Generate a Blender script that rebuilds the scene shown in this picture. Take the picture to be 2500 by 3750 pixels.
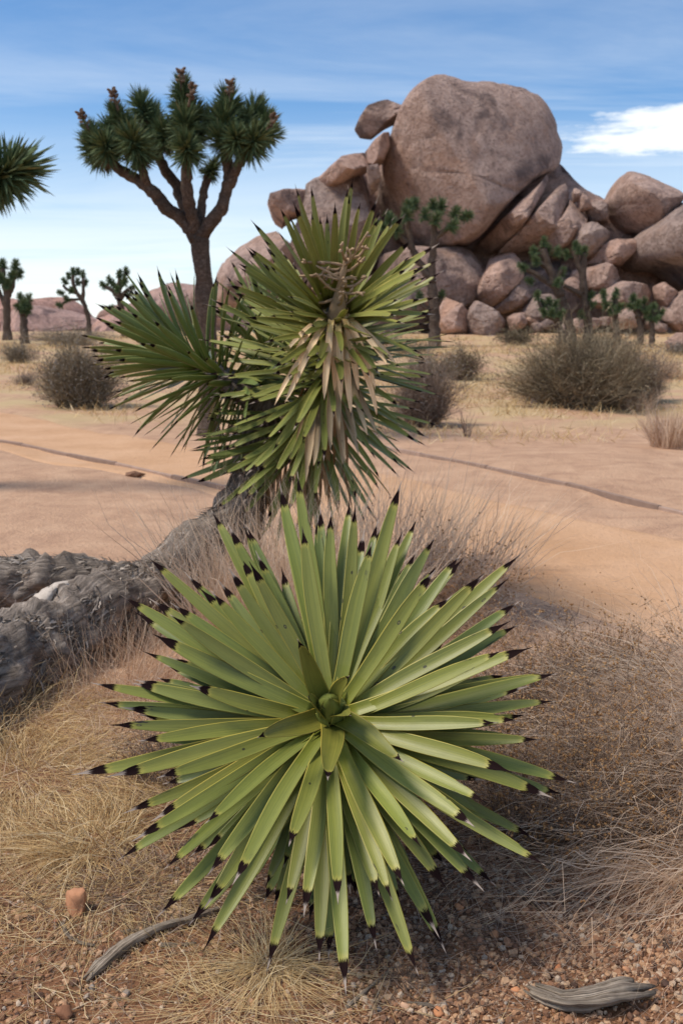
import bpy, math, random
import numpy as np
from mathutils import Vector, Matrix

for o in list(bpy.data.objects): bpy.data.objects.remove(o)
SC = bpy.context.scene
COL = SC.collection
rng = np.random.default_rng(7)
random.seed(7)
R = math.radians

# ------------------------------------------------------------------ camera
CAMH, PITCH, FPX = 1.5, R(10.4), 3644.0      # FPX: focal length in pixels of the 2500x3750 frame
cam_d = bpy.data.cameras.new('camera'); cam = bpy.data.objects.new('camera', cam_d); COL.objects.link(cam)
cam.location = (0, 0, CAMH); cam.rotation_euler = (math.pi/2 - PITCH, 0, 0)
cam_d.sensor_fit = 'VERTICAL'; cam_d.sensor_height = 36.0; cam_d.lens = 36.0*FPX/3750
cam_d.clip_start = 0.05; cam_d.clip_end = 6000
cam_d.dof.use_dof = True; cam_d.dof.focus_distance = 2.28; cam_d.dof.aperture_fstop = 7.0
SC.camera = cam

# ------------------------------------------------------------------ sky and sun
SUN_EL, SUN_AZ = R(58), R(-98)               # azimuth from +Y towards +X
w = bpy.data.worlds.new('World'); SC.world = w; w.use_nodes = True
nt = w.node_tree; nt.nodes.clear()
def N(tree, t, **kw):
    n = tree.nodes.new(t)
    for k, v in kw.items(): setattr(n, k, v)
    return n
def M(tree, op, a, b=None, c=None, clamp=False):
    n = N(tree, 'ShaderNodeMath', operation=op, use_clamp=clamp)
    for i, v in enumerate((a, b, c)):
        if v is None: continue
        if isinstance(v, (int, float)): n.inputs[i].default_value = v
        else: tree.links.new(v, n.inputs[i])
    return n.outputs[0]
def SS(tree, x, lo, hi, a=0.0, b=1.0):
    n = N(tree, 'ShaderNodeMapRange', interpolation_type='SMOOTHSTEP')
    for i, v in enumerate((x, lo, hi, a, b)):
        if isinstance(v, (int, float)): n.inputs[i].default_value = v
        else: tree.links.new(v, n.inputs[i])
    return n.outputs[0]
def MIX(tree, f, a, b, mode='MIX'):
    n = N(tree, 'ShaderNodeMix', data_type='RGBA', blend_type=mode)
    for s, v in ((n.inputs[0], f), (n.inputs[6], a), (n.inputs[7], b)):
        if isinstance(v, (int, float)): s.default_value = v
        elif isinstance(v, tuple): s.default_value = v if len(v) == 4 else v + (1,)
        else: tree.links.new(v, s)
    return n.outputs[2]
sky = N(nt, 'ShaderNodeTexSky', sky_type='NISHITA')
sky.sun_disc = False; sky.sun_elevation = SUN_EL; sky.sun_rotation = SUN_AZ
sky.altitude = 1300; sky.air_density = 1.0; sky.dust_density = 0.3; sky.ozone_density = 3.0
hs = N(nt, 'ShaderNodeHueSaturation'); hs.inputs['Saturation'].default_value = 1.27; hs.inputs['Value'].default_value = 0.86
nt.links.new(sky.outputs[0], hs.inputs['Color'])
tc = N(nt, 'ShaderNodeTexCoord')
sx = N(nt, 'ShaderNodeSeparateXYZ'); nt.links.new(tc.outputs['Generated'], sx.inputs[0])
zz = M(nt, 'ADD', M(nt, 'MAXIMUM', sx.outputs[2], 0.0), 0.06)
px_ = M(nt, 'DIVIDE', sx.outputs[0], zz); py_ = M(nt, 'DIVIDE', sx.outputs[1], zz)
cb = N(nt, 'ShaderNodeCombineXYZ')
nt.links.new(M(nt, 'MULTIPLY', px_, 0.42), cb.inputs[0]); nt.links.new(M(nt, 'MULTIPLY', py_, 1.0), cb.inputs[1])
n1 = N(nt, 'ShaderNodeTexNoise'); n1.inputs['Scale'].default_value = 0.62; n1.inputs['Detail'].default_value = 9; n1.inputs['Roughness'].default_value = 0.62; n1.inputs['Distortion'].default_value = 0.5
nt.links.new(cb.outputs[0], n1.inputs['Vector'])
n2 = N(nt, 'ShaderNodeTexNoise'); n2.inputs['Scale'].default_value = 0.2; n2.inputs['Detail'].default_value = 3
nt.links.new(cb.outputs[0], n2.inputs['Vector'])
wisp = M(nt, 'MULTIPLY', SS(nt, n1.outputs[0], 0.36, 0.72), SS(nt, n2.outputs[0], 0.28, 0.60))
low = SS(nt, sx.outputs[2], 0.25, 0.015)                     # thin veil thickens towards the horizon, all the way round
veil = M(nt, 'MULTIPLY', low, SS(nt, n1.outputs[0], 0.2, 0.62, 0.45, 1.0))
el = M(nt, 'ARCSINE', sx.outputs[2]); az = M(nt, 'ARCTAN2', sx.outputs[0], sx.outputs[1])
# the long flat cloud beside the dome
mp = N(nt, 'ShaderNodeCombineXYZ'); nt.links.new(M(nt, 'MULTIPLY', az, 14.0), mp.inputs[0]); nt.links.new(M(nt, 'MULTIPLY', el, 60.0), mp.inputs[1])
n3 = N(nt, 'ShaderNodeTexNoise'); n3.inputs['Scale'].default_value = 1.0; n3.inputs['Detail'].default_value = 7; n3.inputs['Roughness'].default_value = 0.6
nt.links.new(mp.outputs[0], n3.inputs['Vector'])
dx = M(nt, 'DIVIDE', M(nt, 'SUBTRACT', az, R(27)), R(15.5)); dy = M(nt, 'DIVIDE', M(nt, 'SUBTRACT', el, R(10.0)), R(1.5))
rr = M(nt, 'ADD', M(nt, 'POWER', M(nt, 'ABSOLUTE', dx), 4.0), M(nt, 'MULTIPLY', dy, dy))
bank = SS(nt, M(nt, 'ADD', rr, M(nt, 'MULTIPLY', M(nt, 'SUBTRACT', n3.outputs[0], 0.5), 2.6)), 1.15, 0.35)
cl = M(nt, 'MAXIMUM', M(nt, 'MAXIMUM', M(nt, 'MULTIPLY', wisp, 0.66), M(nt, 'MULTIPLY', veil, 0.80)), M(nt, 'MULTIPLY', bank, 0.92), clamp=True)
skc = MIX(nt, cl, hs.outputs[0], (6.6, 6.85, 6.9))
bg = N(nt, 'ShaderNodeBackground'); bg.inputs['Strength'].default_value = 0.132
nt.links.new(skc, bg.inputs['Color'])
wo = N(nt, 'ShaderNodeOutputWorld'); nt.links.new(bg.outputs[0], wo.inputs['Surface'])

sd = bpy.data.lights.new('sun', 'SUN'); sun = bpy.data.objects.new('sun', sd); COL.objects.link(sun)
sd.energy = 3.1; sd.angle = R(15); sd.color = (1.0, 0.91, 0.79)
sdir = Vector((math.cos(SUN_EL)*math.sin(SUN_AZ), math.cos(SUN_EL)*math.cos(SUN_AZ), math.sin(SUN_EL)))
sun.rotation_euler = sdir.to_track_quat('Z', 'Y').to_euler(); sun.location = (-20, 10, 40)

vs = SC.view_settings
vs.view_transform = 'Standard'; vs.look = 'None'; vs.exposure = 0.36; vs.gamma = 1.0; vs.use_curve_mapping = False
SC.render.engine = 'CYCLES'
SC.cycles.use_denoising = True
SC.cycles.max_bounces = 6; SC.cycles.transparent_max_bounces = 4

# ------------------------------------------------------------------ numpy helpers
def hash3(ix, iy, iz, seed):
    h = (ix.astype(np.int64)*374761393 + iy.astype(np.int64)*668265263 + iz.astype(np.int64)*2147483647 + seed*1274126177) & 0xFFFFFFFF
    h = ((h ^ (h >> 13))*1274126177) & 0xFFFFFFFF
    h = h ^ (h >> 16)
    return (h & 0xFFFFFF)/float(0xFFFFFF)
def vnoise(P, seed=0):
    f = np.floor(P); d = P - f; d = d*d*(3 - 2*d); f = f.astype(np.int64)
    r = 0
    for i in (0, 1):
        for j in (0, 1):
            for k in (0, 1):
                wt = (d[:, 0] if i else 1-d[:, 0])*(d[:, 1] if j else 1-d[:, 1])*(d[:, 2] if k else 1-d[:, 2])
                r = r + wt*hash3(f[:, 0]+i, f[:, 1]+j, f[:, 2]+k, seed)
    return r*2 - 1
def fbm(P, octv=4, seed=0, gain=0.5):
    a, r = 1.0, 0
    for o in range(octv):
        r = r + a*vnoise(P*(2.03**o) + 17.3*o, seed+o); a *= gain
    return r
def norm(v): return v/np.maximum(np.linalg.norm(v, axis=-1, keepdims=True), 1e-9)
def sstep(x, a, b):
    t = np.clip((x-a)/(b-a), 0, 1); return t*t*(3-2*t)

def mesh(name, V, faces, mat, uv=None, rnd=None, smooth=True):
    """faces: list of int arrays (n,3) or (n,4)"""
    V = np.asarray(V, dtype=np.float32)
    me = bpy.data.meshes.new(name)
    me.vertices.add(len(V)); me.vertices.foreach_set('co', V.ravel())
    faces = [np.asarray(f, dtype=np.int32) for f in faces if len(f)]
    li = np.concatenate([f.ravel() for f in faces])
    sizes = np.concatenate([np.full(len(f), f.shape[1], np.int32) for f in faces])
    st = np.concatenate([[0], np.cumsum(sizes)[:-1]]).astype(np.int32)
    me.loops.add(len(li)); me.loops.foreach_set('vertex_index', li)
    me.polygons.add(len(sizes)); me.polygons.foreach_set('loop_start', st)
    me.polygons.foreach_set('use_smooth', np.full(len(sizes), smooth, bool))
    if uv is not None:
        l = me.uv_layers.new(name='UVMap'); l.data.foreach_set('uv', np.asarray(uv, np.float32)[li].ravel())
    if rnd is not None:
        a = me.attributes.new('rnd', 'FLOAT', 'POINT'); a.data.foreach_set('value', np.asarray(rnd, np.float32))
    me.update(calc_edges=True)
    me.materials.append(mat)
    return me
def link(name, data, parent=None, mw=None):
    o = bpy.data.objects.new(name, data); COL.objects.link(o)
    if parent is not None: o.parent = parent
    if mw is not None: o.matrix_local = mw
    return o
def tag(o, label=None, cat=None, group=None, kind=None):
    if label: o['label'] = label
    if cat: o['category'] = cat
    if group: o['group'] = group
    if kind: o['kind'] = kind
    return o
def thing(name, loc, label, cat, group=None):
    o = link(name, None); o.location = loc; o.empty_display_size = 0.1
    return tag(o, label, cat, group)
def local(P, root): return np.asarray(P, float) - np.array(root.location)

def grid_faces(nu, nv, wrapu=False, off=0):
    """nu columns (fast), nv rows"""
    i = np.arange(nu if wrapu else nu-1); j = np.arange(nv-1)
    I, J = np.meshgrid(i, j); I = I.ravel(); J = J.ravel(); I2 = (I+1) % nu
    return np.stack([J*nu+I, J*nu+I2, (J+1)*nu+I2, (J+1)*nu+I], 1) + off

# pixel (2500x3750 frame) -> world
cp, sp = math.cos(PITCH), math.sin(PITCH)
def ray(px, py):
    a, b = (px-1250)/FPX, (1875-py)/FPX
    return np.array([a, cp + b*sp, -sp + b*cp])
def at(px, py, Y):
    d = ray(px, py); t = Y/d[1]
    return np.array([0, 0, CAMH]) + d*t
C1 = lambda x, y: (x*0.7972, 200+y*0.7972)          # reading coordinates of two enlarged views
C2 = lambda x, y: (1250+x*0.7972, 200+y*0.7972)

# ------------------------------------------------------------------ terrain
TR = np.array([[-30, 40], [-14, 25.0], [-5.6, 15.8], [-2.75, 12.2], [-0.5, 10.2], [1.0, 7.6], [2.6, 5.0], [4.6, 1.6], [8, -4.0]])
TW = 1.05
def trail_dist(x, y):
    best = np.full(np.shape(x), 1e9)
    for a, b in zip(TR[:-1], TR[1:]):
        ab = b-a; t = np.clip(((x-a[0])*ab[0] + (y-a[1])*ab[1])/(ab@ab), 0, 1)
        best = np.minimum(best, np.hypot(x-a[0]-t*ab[0], y-a[1]-t*ab[1]))
    return best
def gbase(x, y):
    x = np.asarray(x, float); y = np.asarray(y, float)
    sh = x.shape; x = x.ravel(); y = y.ravel()
    z = 1.32*np.clip((y-17)/27, 0, 1)**1.15
    P = np.stack([x, y, np.zeros_like(x)], 1)
    far = sstep(np.hypot(x, y), 3, 9)
    z = z + fbm(P*0.35, 3, 3)*0.05*far + fbm(P*1.7, 3, 5)*0.012
    return z.reshape(sh)
def gh(x, y):
    x = np.asarray(x, float); y = np.asarray(y, float)
    d = trail_dist(x, y)
    return gbase(x, y) - 0.05*(1-sstep(d, TW-0.25, TW+0.1))
def g1(x, y): return float(gbase(np.array([x]), np.array([y]))[0])
def G(px, py):
    """ground point seen at pixel"""
    d = ray(px, py); lo = 0.8
    Y = np.concatenate([np.linspace(0.8, 8, 700), np.linspace(8, 80, 1500)])
    P = np.array([0, 0, CAMH]) + d[None]*(Y/d[1])[:, None]
    z = gbase(P[:, 0], P[:, 1]); k = np.where(P[:, 2] <= z)[0]
    k = k[0] if len(k) else len(Y)-1
    return np.array([P[k, 0], P[k, 1], z[k]])

# ------------------------------------------------------------------ materials
def new_mat(name):
    m = bpy.data.materials.new(name); m.use_nodes = True
    t = m.node_tree; b = t.nodes['Principled BSDF']
    return m, t, b
def noise(t, vec, scale, detail=4, rough=0.55, dist=0.0, out=0):
    n = N(t, 'ShaderNodeTexNoise'); n.inputs['Scale'].default_value = scale; n.inputs['Detail'].default_value = detail
    n.inputs['Roughness'].default_value = rough; n.inputs['Distortion'].default_value = dist
    if vec is not None: t.links.new(vec, n.inputs['Vector'])
    return n.outputs[out]
def mapv(t, vec, scale=(1, 1, 1), loc=None):
    n = N(t, 'ShaderNodeVectorMath', operation='MULTIPLY'); t.links.new(vec, n.inputs[0]); n.inputs[1].default_value = scale
    if loc is None: return n.outputs[0]
    a = N(t, 'ShaderNodeVectorMath', operation='ADD'); t.links.new(n.outputs[0], a.inputs[0]); t.links.new(loc, a.inputs[1])
    return a.outputs[0]
def ramp(t, f, stops):
    n = N(t, 'ShaderNodeValToRGB'); cr = n.color_ramp
    while len(cr.elements) < len(stops): cr.elements.new(0.5)
    for e, (p, c) in zip(cr.elements, stops): e.position = p; e.color = c + (1,)
    t.links.new(f, n.inputs[0]); return n.outputs[0]
def bump(t, b, h, strength, dist=0.01, nrm=None):
    n = N(t, 'ShaderNodeBump'); n.inputs['Strength'].default_value = strength; n.inputs['Distance'].default_value = dist
    t.links.new(h, n.inputs['Height'])
    if nrm is not None: t.links.new(nrm, n.inputs['Normal'])
    t.links.new(n.outputs[0], b.inputs['Normal']); return n.outputs[0]

def mat_ground():
    m, t, b = new_mat('soil')
    g = N(t, 'ShaderNodeNewGeometry').outputs['Position']
    s = N(t, 'ShaderNodeSeparateXYZ'); t.links.new(g, s.inputs[0])
    n1 = noise(t, g, 0.8, 5, 0.6); n2 = noise(t, g, 9, 4, 0.6); n3 = noise(t, g, 90, 3, 0.6); n4 = noise(t, g, 2.6, 5, 0.65, 0.6)
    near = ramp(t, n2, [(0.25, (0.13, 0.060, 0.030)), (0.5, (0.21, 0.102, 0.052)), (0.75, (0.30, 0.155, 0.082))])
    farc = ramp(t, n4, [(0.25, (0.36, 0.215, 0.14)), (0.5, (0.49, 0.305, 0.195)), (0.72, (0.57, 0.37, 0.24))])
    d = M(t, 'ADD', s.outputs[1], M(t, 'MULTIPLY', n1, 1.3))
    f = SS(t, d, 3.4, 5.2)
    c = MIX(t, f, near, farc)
    grassy = M(t, 'MULTIPLY', SS(t, s.outputs[1], 14.5, 17.5), SS(t, n1, 0.38, 0.62))     # straw litter under the scrub
    c = MIX(t, M(t, 'MULTIPLY', grassy, 0.75), c, (0.52, 0.40, 0.21))
    spk = SS(t, n3, 0.58, 0.75); c = MIX(t, M(t, 'MULTIPLY', spk, 0.45), c, (0.10, 0.055, 0.035))
    spk2 = SS(t, noise(t, g, 140, 2, 0.5), 0.62, 0.72); c = MIX(t, M(t, 'MULTIPLY', spk2, 0.5), c, (0.55, 0.35, 0.22))
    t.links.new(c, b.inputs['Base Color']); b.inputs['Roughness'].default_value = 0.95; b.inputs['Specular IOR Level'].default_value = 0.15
    h = M(t, 'ADD', M(t, 'MULTIPLY', n3, 0.35), M(t, 'ADD', n2, M(t, 'MULTIPLY', noise(t, g, 35, 3), 0.7)))
    bump(t, b, h, 0.8, 0.03); return m
def mat_trail():
    m, t, b = new_mat('trail_sand')
    g = N(t, 'ShaderNodeNewGeometry').outputs['Position']
    n1 = noise(t, g, 1.1, 5, 0.6); n2 = noise(t, g, 45, 4, 0.65); n3 = noise(t, g, 12, 4, 0.6)
    c = ramp(t, n1, [(0.3, (0.49, 0.285, 0.155)), (0.5, (0.57, 0.345, 0.20)), (0.7, (0.62, 0.39, 0.24))])
    c = MIX(t, M(t, 'MULTIPLY', SS(t, n2, 0.55, 0.72), 0.4), c, (0.27, 0.145, 0.08))
    c = MIX(t, M(t, 'MULTIPLY', SS(t, n3, 0.55, 0.75), 0.3), c, (0.36, 0.20, 0.115))
    t.links.new(c, b.inputs['Base Color']); b.inputs['Roughness'].default_value = 0.95; b.inputs['Specular IOR Level'].default_value = 0.15
    bump(t, b, M(t, 'ADD', n2, M(t, 'MULTIPLY', n3, 1.3)), 0.6, 0.02); return m
def mat_rock(name, tint=(1, 1, 1)):
    m, t, b = new_mat(name)
    g = N(t, 'ShaderNodeNewGeometry').outputs['Position']
    oi = N(t, 'ShaderNodeObjectInfo').outputs['Random']
    n1 = noise(t, g, 0.45, 5, 0.6, 0.4); n2 = noise(t, g, 1.6, 6, 0.65, 0.5); n3 = noise(t, g, 7, 5, 0.7)
    T = lambda r, gg, bb: (r*tint[0], gg*tint[1], bb*tint[2])
    c = ramp(t, n2, [(0.26, T(0.29, 0.188, 0.15)), (0.46, T(0.48, 0.325, 0.262)), (0.72, T(0.64, 0.455, 0.375))])
    var = SS(t, n1, 0.52, 0.68); c = MIX(t, M(t, 'MULTIPLY', var, 0.9), c, T(0.155, 0.11, 0.10))
    pat = SS(t, n1, 0.46, 0.34); c = MIX(t, M(t, 'MULTIPLY', pat, 0.6), c, T(0.50, 0.30, 0.21))
    c = MIX(t, M(t, 'MULTIPLY', SS(t, n3, 0.50, 0.66), 0.6), c, T(0.15, 0.098, 0.08))
    # vertical water stains
    st = noise(t, mapv(t, g, (1.6, 1.6, 0.16)), 1.0, 5, 0.6)
    c = MIX(t, M(t, 'MULTIPLY', SS(t, st, 0.56, 0.70), 0.4), c, T(0.17, 0.125, 0.115))
    hsn = N(t, 'ShaderNodeHueSaturation'); t.links.new(c, hsn.inputs['Color'])
    t.links.new(M(t, 'MULTIPLY_ADD', oi, 0.4, 0.84), hsn.inputs['Value']); t.links.new(M(t, 'MULTIPLY_ADD', oi, 0.3, 0.8), hsn.inputs['Saturation'])
    t.links.new(hsn.outputs[0], b.inputs['Base Color']); b.inputs['Roughness'].default_value = 0.9; b.inputs['Specular IOR Level'].default_value = 0.2
    bump(t, b, M(t, 'ADD', n2, M(t, 'MULTIPLY', n3, 0.6)), 1.0, 0.35); return m
def mat_leaf(name, c_hi, c_lo, edge, tipv=0.93, lesion=1.0, rough=0.42):
    m, t, b = new_mat(name)
    uv = N(t, 'ShaderNodeUVMap').outputs[0]
    s = N(t, 'ShaderNodeSeparateXYZ'); t.links.new(uv, s.inputs[0]); u, v = s.outputs[0], s.outputs[1]
    oi = N(t, 'ShaderNodeObjectInfo'); rn = oi.outputs['Random']
    off = N(t, 'ShaderNodeCombineXYZ'); t.links.new(M(t, 'MULTIPLY', rn, 57.0), off.inputs[2]); t.links.new(M(t, 'MULTIPLY', rn, 31.0), off.inputs[1])
    o = off.outputs[0]
    streak = noise(t, mapv(t, uv, (16, 1.3, 1), o), 1.0, 5, 0.6)
    blot = noise(t, mapv(t, uv, (2.2, 7, 1), o), 1.0, 4, 0.6)
    c = MIX(t, SS(t, streak, 0.3, 0.7), c_lo, c_hi)
    c = MIX(t, M(t, 'MULTIPLY', SS(t, blot, 0.45, 0.75), 0.35), c, tuple(x*0.72 for x in c_lo))
    # dusty bloom ends in a band where the leaf was sheathed in the bud
    bandp = M(t, 'MULTIPLY_ADD', rn, 0.12, 0.17)
    wob = M(t, 'MULTIPLY', M(t, 'SUBTRACT', streak, 0.5), 0.02)
    band = SS(t, M(t, 'ADD', v, wob), M(t, 'ADD', bandp, 0.008), M(t, 'SUBTRACT', bandp, 0.008))
    c = MIX(t, M(t, 'MULTIPLY', band, 0.38), c, (c_hi[0]*0.72, c_hi[1]*0.78, c_hi[2]*0.28))
    # yellow horny margin
    ed = M(t, 'ABSOLUTE', M(t, 'SUBTRACT', u, 0.5))
    c = MIX(t, M(t, 'MULTIPLY', SS(t, ed, 0.445, 0.485), 0.8), c, edge)
    c = MIX(t, 1.0, c, oi.outputs['Color'], 'MULTIPLY')
    # lesions: small dark rings and black frayed patches towards the tip
    vo = N(t, 'ShaderNodeTexVoronoi'); vo.inputs['Scale'].default_value = 1.0; t.links.new(mapv(t, uv, (1.7, 13, 1), o), vo.inputs['Vector'])
    dd = vo.outputs['Distance']; vc = N(t, 'ShaderNodeSeparateXYZ'); t.links.new(vo.outputs['Color'], vc.inputs[0])
    pick = M(t, 'MULTIPLY', M(t, 'GREATER_THAN', vc.outputs[0], 0.93), lesion)
    ring = M(t, 'MULTIPLY', M(t, 'MULTIPLY', SS(t, dd, 0.20, 0.17), SS(t, dd, 0.07, 0.10)), pick)
    c = MIX(t, M(t, 'MULTIPLY', ring, 0.85), c, (0.02, 0.018, 0.012))
    ctr = M(t, 'MULTIPLY', SS(t, dd, 0.09, 0.06), pick); c = MIX(t, M(t, 'MULTIPLY', ctr, 0.5), c, (0.25, 0.18, 0.10))
    fr = M(t, 'MULTIPLY', SS(t, M(t, 'ADD', blot, M(t, 'MULTIPLY', ed, 0.30)), 0.70, 0.76), M(t, 'MULTIPLY', SS(t, v, 0.70, 0.86), M(t, 'GREATER_THAN', rn, 0.45)))
    c = MIX(t, M(t, 'MULTIPLY', fr, 0.95*lesion), c, (0.018, 0.012, 0.013))
    # burnt tip, then a pale dry thread
    vt = M(t, 'ADD', v, M(t, 'MULTIPLY', M(t, 'SUBTRACT', streak, 0.5), 0.09))
    vt = M(t, 'ADD', vt, M(t, 'MULTIPLY', M(t, 'SUBTRACT', M(t, 'FRACT', M(t, 'MULTIPLY', rn, 13.0)), 0.62), 0.06))
    yel = M(t, 'MULTIPLY', SS(t, vt, tipv-0.03, tipv), 0.4); c = MIX(t, yel, c, edge)
    dark = SS(t, vt, tipv, tipv+0.006); c = MIX(t, dark, c, (0.014, 0.007, 0.007))
    pale = M(t, 'MULTIPLY', SS(t, vt, tipv+0.062, tipv+0.074), SS(t, M(t, 'FRACT', M(t, 'MULTIPLY', rn, 7.0)), 0.15, 0.35))
    c = MIX(t, pale, c, (0.36, 0.29, 0.24))
    t.links.new(c, b.inputs['Base Color'])
    t.links.new(M(t, 'ADD', M(t, 'MULTIPLY_ADD', streak, 0.2, rough-0.1), M(t, 'MULTIPLY', dark, 0.4)), b.inputs['Roughness'])
    t.links.new(M(t, 'MULTIPLY_ADD', dark, -0.38, 0.42), b.inputs['Specular IOR Level'])
    try:
        b.inputs['Subsurface Weight'].default_value = 0.0
    except Exception: pass
    bump(t, b, noise(t, mapv(t, uv, (26, 0.6, 1), o), 1.0, 3, 0.6), 0.25, 0.002)
    return m
def mat_rnd(name, stops, rough=0.85, fine=0.0, fscale=60, transl=0.0):
    """colour picked along a ramp by the mesh attribute rnd"""
    m, t, b = new_mat(name)
    a = N(t, 'ShaderNodeAttribute', attribute_name='rnd').outputs['Fac']
    c = ramp(t, a, stops)
    if fine:
        g = N(t, 'ShaderNodeNewGeometry').outputs['Position']; n = noise(t, g, fscale, 4, 0.65)
        c = MIX(t, 1.0, c, ramp(t, n, [(0.25, (1-fine,)*3), (0.75, (1+0*fine,)*3)]), 'MULTIPLY')
        bump(t, b, n, 0.5, 0.004)
    t.links.new(c, b.inputs['Base Color']); b.inputs['Roughness'].default_value = rough; b.inputs['Specular IOR Level'].default_value = 0.2
    if transl:
        tr = N(t, 'ShaderNodeBsdfTranslucent'); t.links.new(c, tr.inputs['Color']); mx = N(t, 'ShaderNodeMixShader'); mx.inputs[0].default_value = transl
        out = t.nodes['Material Output']; t.links.new(b.outputs[0], mx.inputs[1]); t.links.new(tr.outputs[0], mx.inputs[2]); t.links.new(mx.outputs[0], out.inputs['Surface'])
    return m
def mat_bark(name, c1, c2, c3, sc=(1, 1, 1), scale=30, bs=0.9, bd=0.02):
    m, t, b = new_mat(name)
    g = N(t, 'ShaderNodeNewGeometry').outputs['Position']
    uv = N(t, 'ShaderNodeUVMap').outputs[0]
    f1 = noise(t, mapv(t, uv, sc), 1.0, 6, 0.65, 0.8); f2 = noise(t, g, scale, 5, 0.65); f3 = noise(t, g, scale*0.12, 4, 0.6)
    mixf = M(t, 'ADD', M(t, 'MULTIPLY', f1, 0.72), M(t, 'MULTIPLY', f2, 0.28))
    c = ramp(t, mixf, [(0.32, c1), (0.5, c2), (0.66, c3)])
    c = MIX(t, M(t, 'MULTIPLY', SS(t, f3, 0.5, 0.68), 0.5), c, tuple(x*0.45 for x in c2))
    t.links.new(c, b.inputs['Base Color']); b.inputs['Roughness'].default_value = 0.95; b.inputs['Specular IOR Level'].default_value = 0.1
    bump(t, b, mixf, bs, bd); return m
def mat_plain(name, col, rough=0.8, var=0.3, scale=20):
    m, t, b = new_mat(name)
    g = N(t, 'ShaderNodeNewGeometry').outputs['Position']; n = noise(t, g, scale, 5, 0.6)
    oi = N(t, 'ShaderNodeObjectInfo')
    c = MIX(t, n, tuple(x*(1-var) for x in col), tuple(min(1, x*(1+var)) for x in col))
    c = MIX(t, 1.0, c, oi.outputs['Color'], 'MULTIPLY')
    t.links.new(c, b.inputs['Base Color']); b.inputs['Roughness'].default_value = rough; b.inputs['Specular IOR Level'].default_value = 0.25
    bump(t, b, n, 0.5, 0.006); return m

MG = mat_ground(); MT = mat_trail(); MR = mat_rock('granite'); MH = mat_rock('far_granite', (1.05, 0.95, 0.95))
ML = mat_leaf('yucca_leaf', (0.235, 0.245, 0.045), (0.165, 0.185, 0.036), (0.46, 0.38, 0.07), tipv=0.88)
ML2 = mat_leaf('yucca_leaf_upper_plant', (0.30, 0.30, 0.070), (0.185, 0.20, 0.048), (0.46, 0.37, 0.10), lesion=0.7, tipv=0.88)
MDL = mat_leaf('dead_yucca_leaf', (0.70, 0.58, 0.40), (0.50, 0.36, 0.21), (0.40, 0.21, 0.09), tipv=0.95, lesion=0.6, rough=0.8)
MJ = mat_rnd('joshua_leaf', [(0, (0.05, 0.085, 0.04)), (0.5, (0.095, 0.14, 0.062)), (0.85, (0.155, 0.195, 0.085)), (1, (0.26, 0.24, 0.12))], 0.55)
MJD = mat_rnd('joshua_dead_leaf', [(0, (0.10, 0.06, 0.04)), (0.6, (0.19, 0.125, 0.085)), (1, (0.29, 0.205, 0.145))], 0.9)
MJB = mat_bark('joshua_bark', (0.045, 0.032, 0.026), (0.115, 0.085, 0.066), (0.20, 0.155, 0.125), (9, 26, 1), 14, 1.0, 0.05)
MLB = mat_bark('yucca_bark', (0.055, 0.044, 0.036), (0.235, 0.192, 0.158), (0.46, 0.385, 0.32), (26, 10, 1), 26, 1.0, 0.03)
MFL = mat_rnd('grey_dead_leaf', [(0, (0.075, 0.062, 0.052)), (0.5, (0.285, 0.24, 0.20)), (1, (0.56, 0.48, 0.40))], 0.9)
MGR = mat_rnd('straw', [(0, (0.36, 0.215, 0.10)), (0.4, (0.62, 0.435, 0.21)), (0.75, (0.75, 0.575, 0.315)), (1, (0.83, 0.69, 0.45))], 0.75, transl=.4)
MGP = mat_rnd('pale_straw', [(0, (0.36, 0.21, 0.13)), (0.4, (0.60, 0.42, 0.28)), (0.75, (0.75, 0.575, 0.42)), (1, (0.83, 0.69, 0.53))], 0.75, transl=.4)
MTW = mat_rnd('twig', [(0, (0.065, 0.045, 0.034)), (0.5, (0.21, 0.145, 0.105)), (1, (0.43, 0.32, 0.24))], 0.9)
MOC = mat_rnd('ochre_floret', [(0, (0.30, 0.15, 0.06)), (0.5, (0.46, 0.26, 0.115)), (1, (0.60, 0.39, 0.20))], 0.85, transl=.3)
MSH = mat_rnd('scrub_twig', [(0, (0.10, 0.075, 0.05)), (0.5, (0.23, 0.18, 0.115)), (1, (0.40, 0.325, 0.22))], 0.9)
MSL = mat_rnd('scrub_leaf', [(0, (0.09, 0.08, 0.04)), (0.5, (0.185, 0.145, 0.08)), (1, (0.31, 0.245, 0.15))], 0.85)
MSG = mat_rnd('grey_scrub_leaf', [(0, (0.12, 0.11, 0.10)), (0.5, (0.22, 0.20, 0.175)), (1, (0.36, 0.32, 0.28))], 0.9)
MPB = mat_rnd('gravel', [(0, (0.10, 0.058, 0.042)), (0.2, (0.27, 0.135, 0.075)), (0.45, (0.43, 0.225, 0.125)), (0.65, (0.54, 0.315, 0.175)), (0.88, (0.60, 0.40, 0.25)), (0.97, (0.60, 0.47, 0.35)), (1, (0.25, 0.22, 0.20))], 0.8, 0.4, 120)
MST = mat_plain('stone', (0.42, 0.235, 0.14), 0.85, 0.35, 40)
MDW = mat_bark('driftwood', (0.07, 0.05, 0.038), (0.42, 0.335, 0.255), (0.68, 0.57, 0.45), (13, 1.6, 1), 22, 1.0, 0.02)
MED = mat_plain('edging_wood', (0.31, 0.215, 0.165), 0.8, 0.35, 9)
MFS = mat_plain('dried_flower_stalk', (0.40, 0.27, 0.165), 0.85, 0.4, 50)
MSC = mat_plain('bare_wood', (0.50, 0.43, 0.36), 0.85, 0.45, 45)
MBUD = mat_plain('bud_green', (0.165, 0.195, 0.06), 0.45, 0.2, 25)

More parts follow.
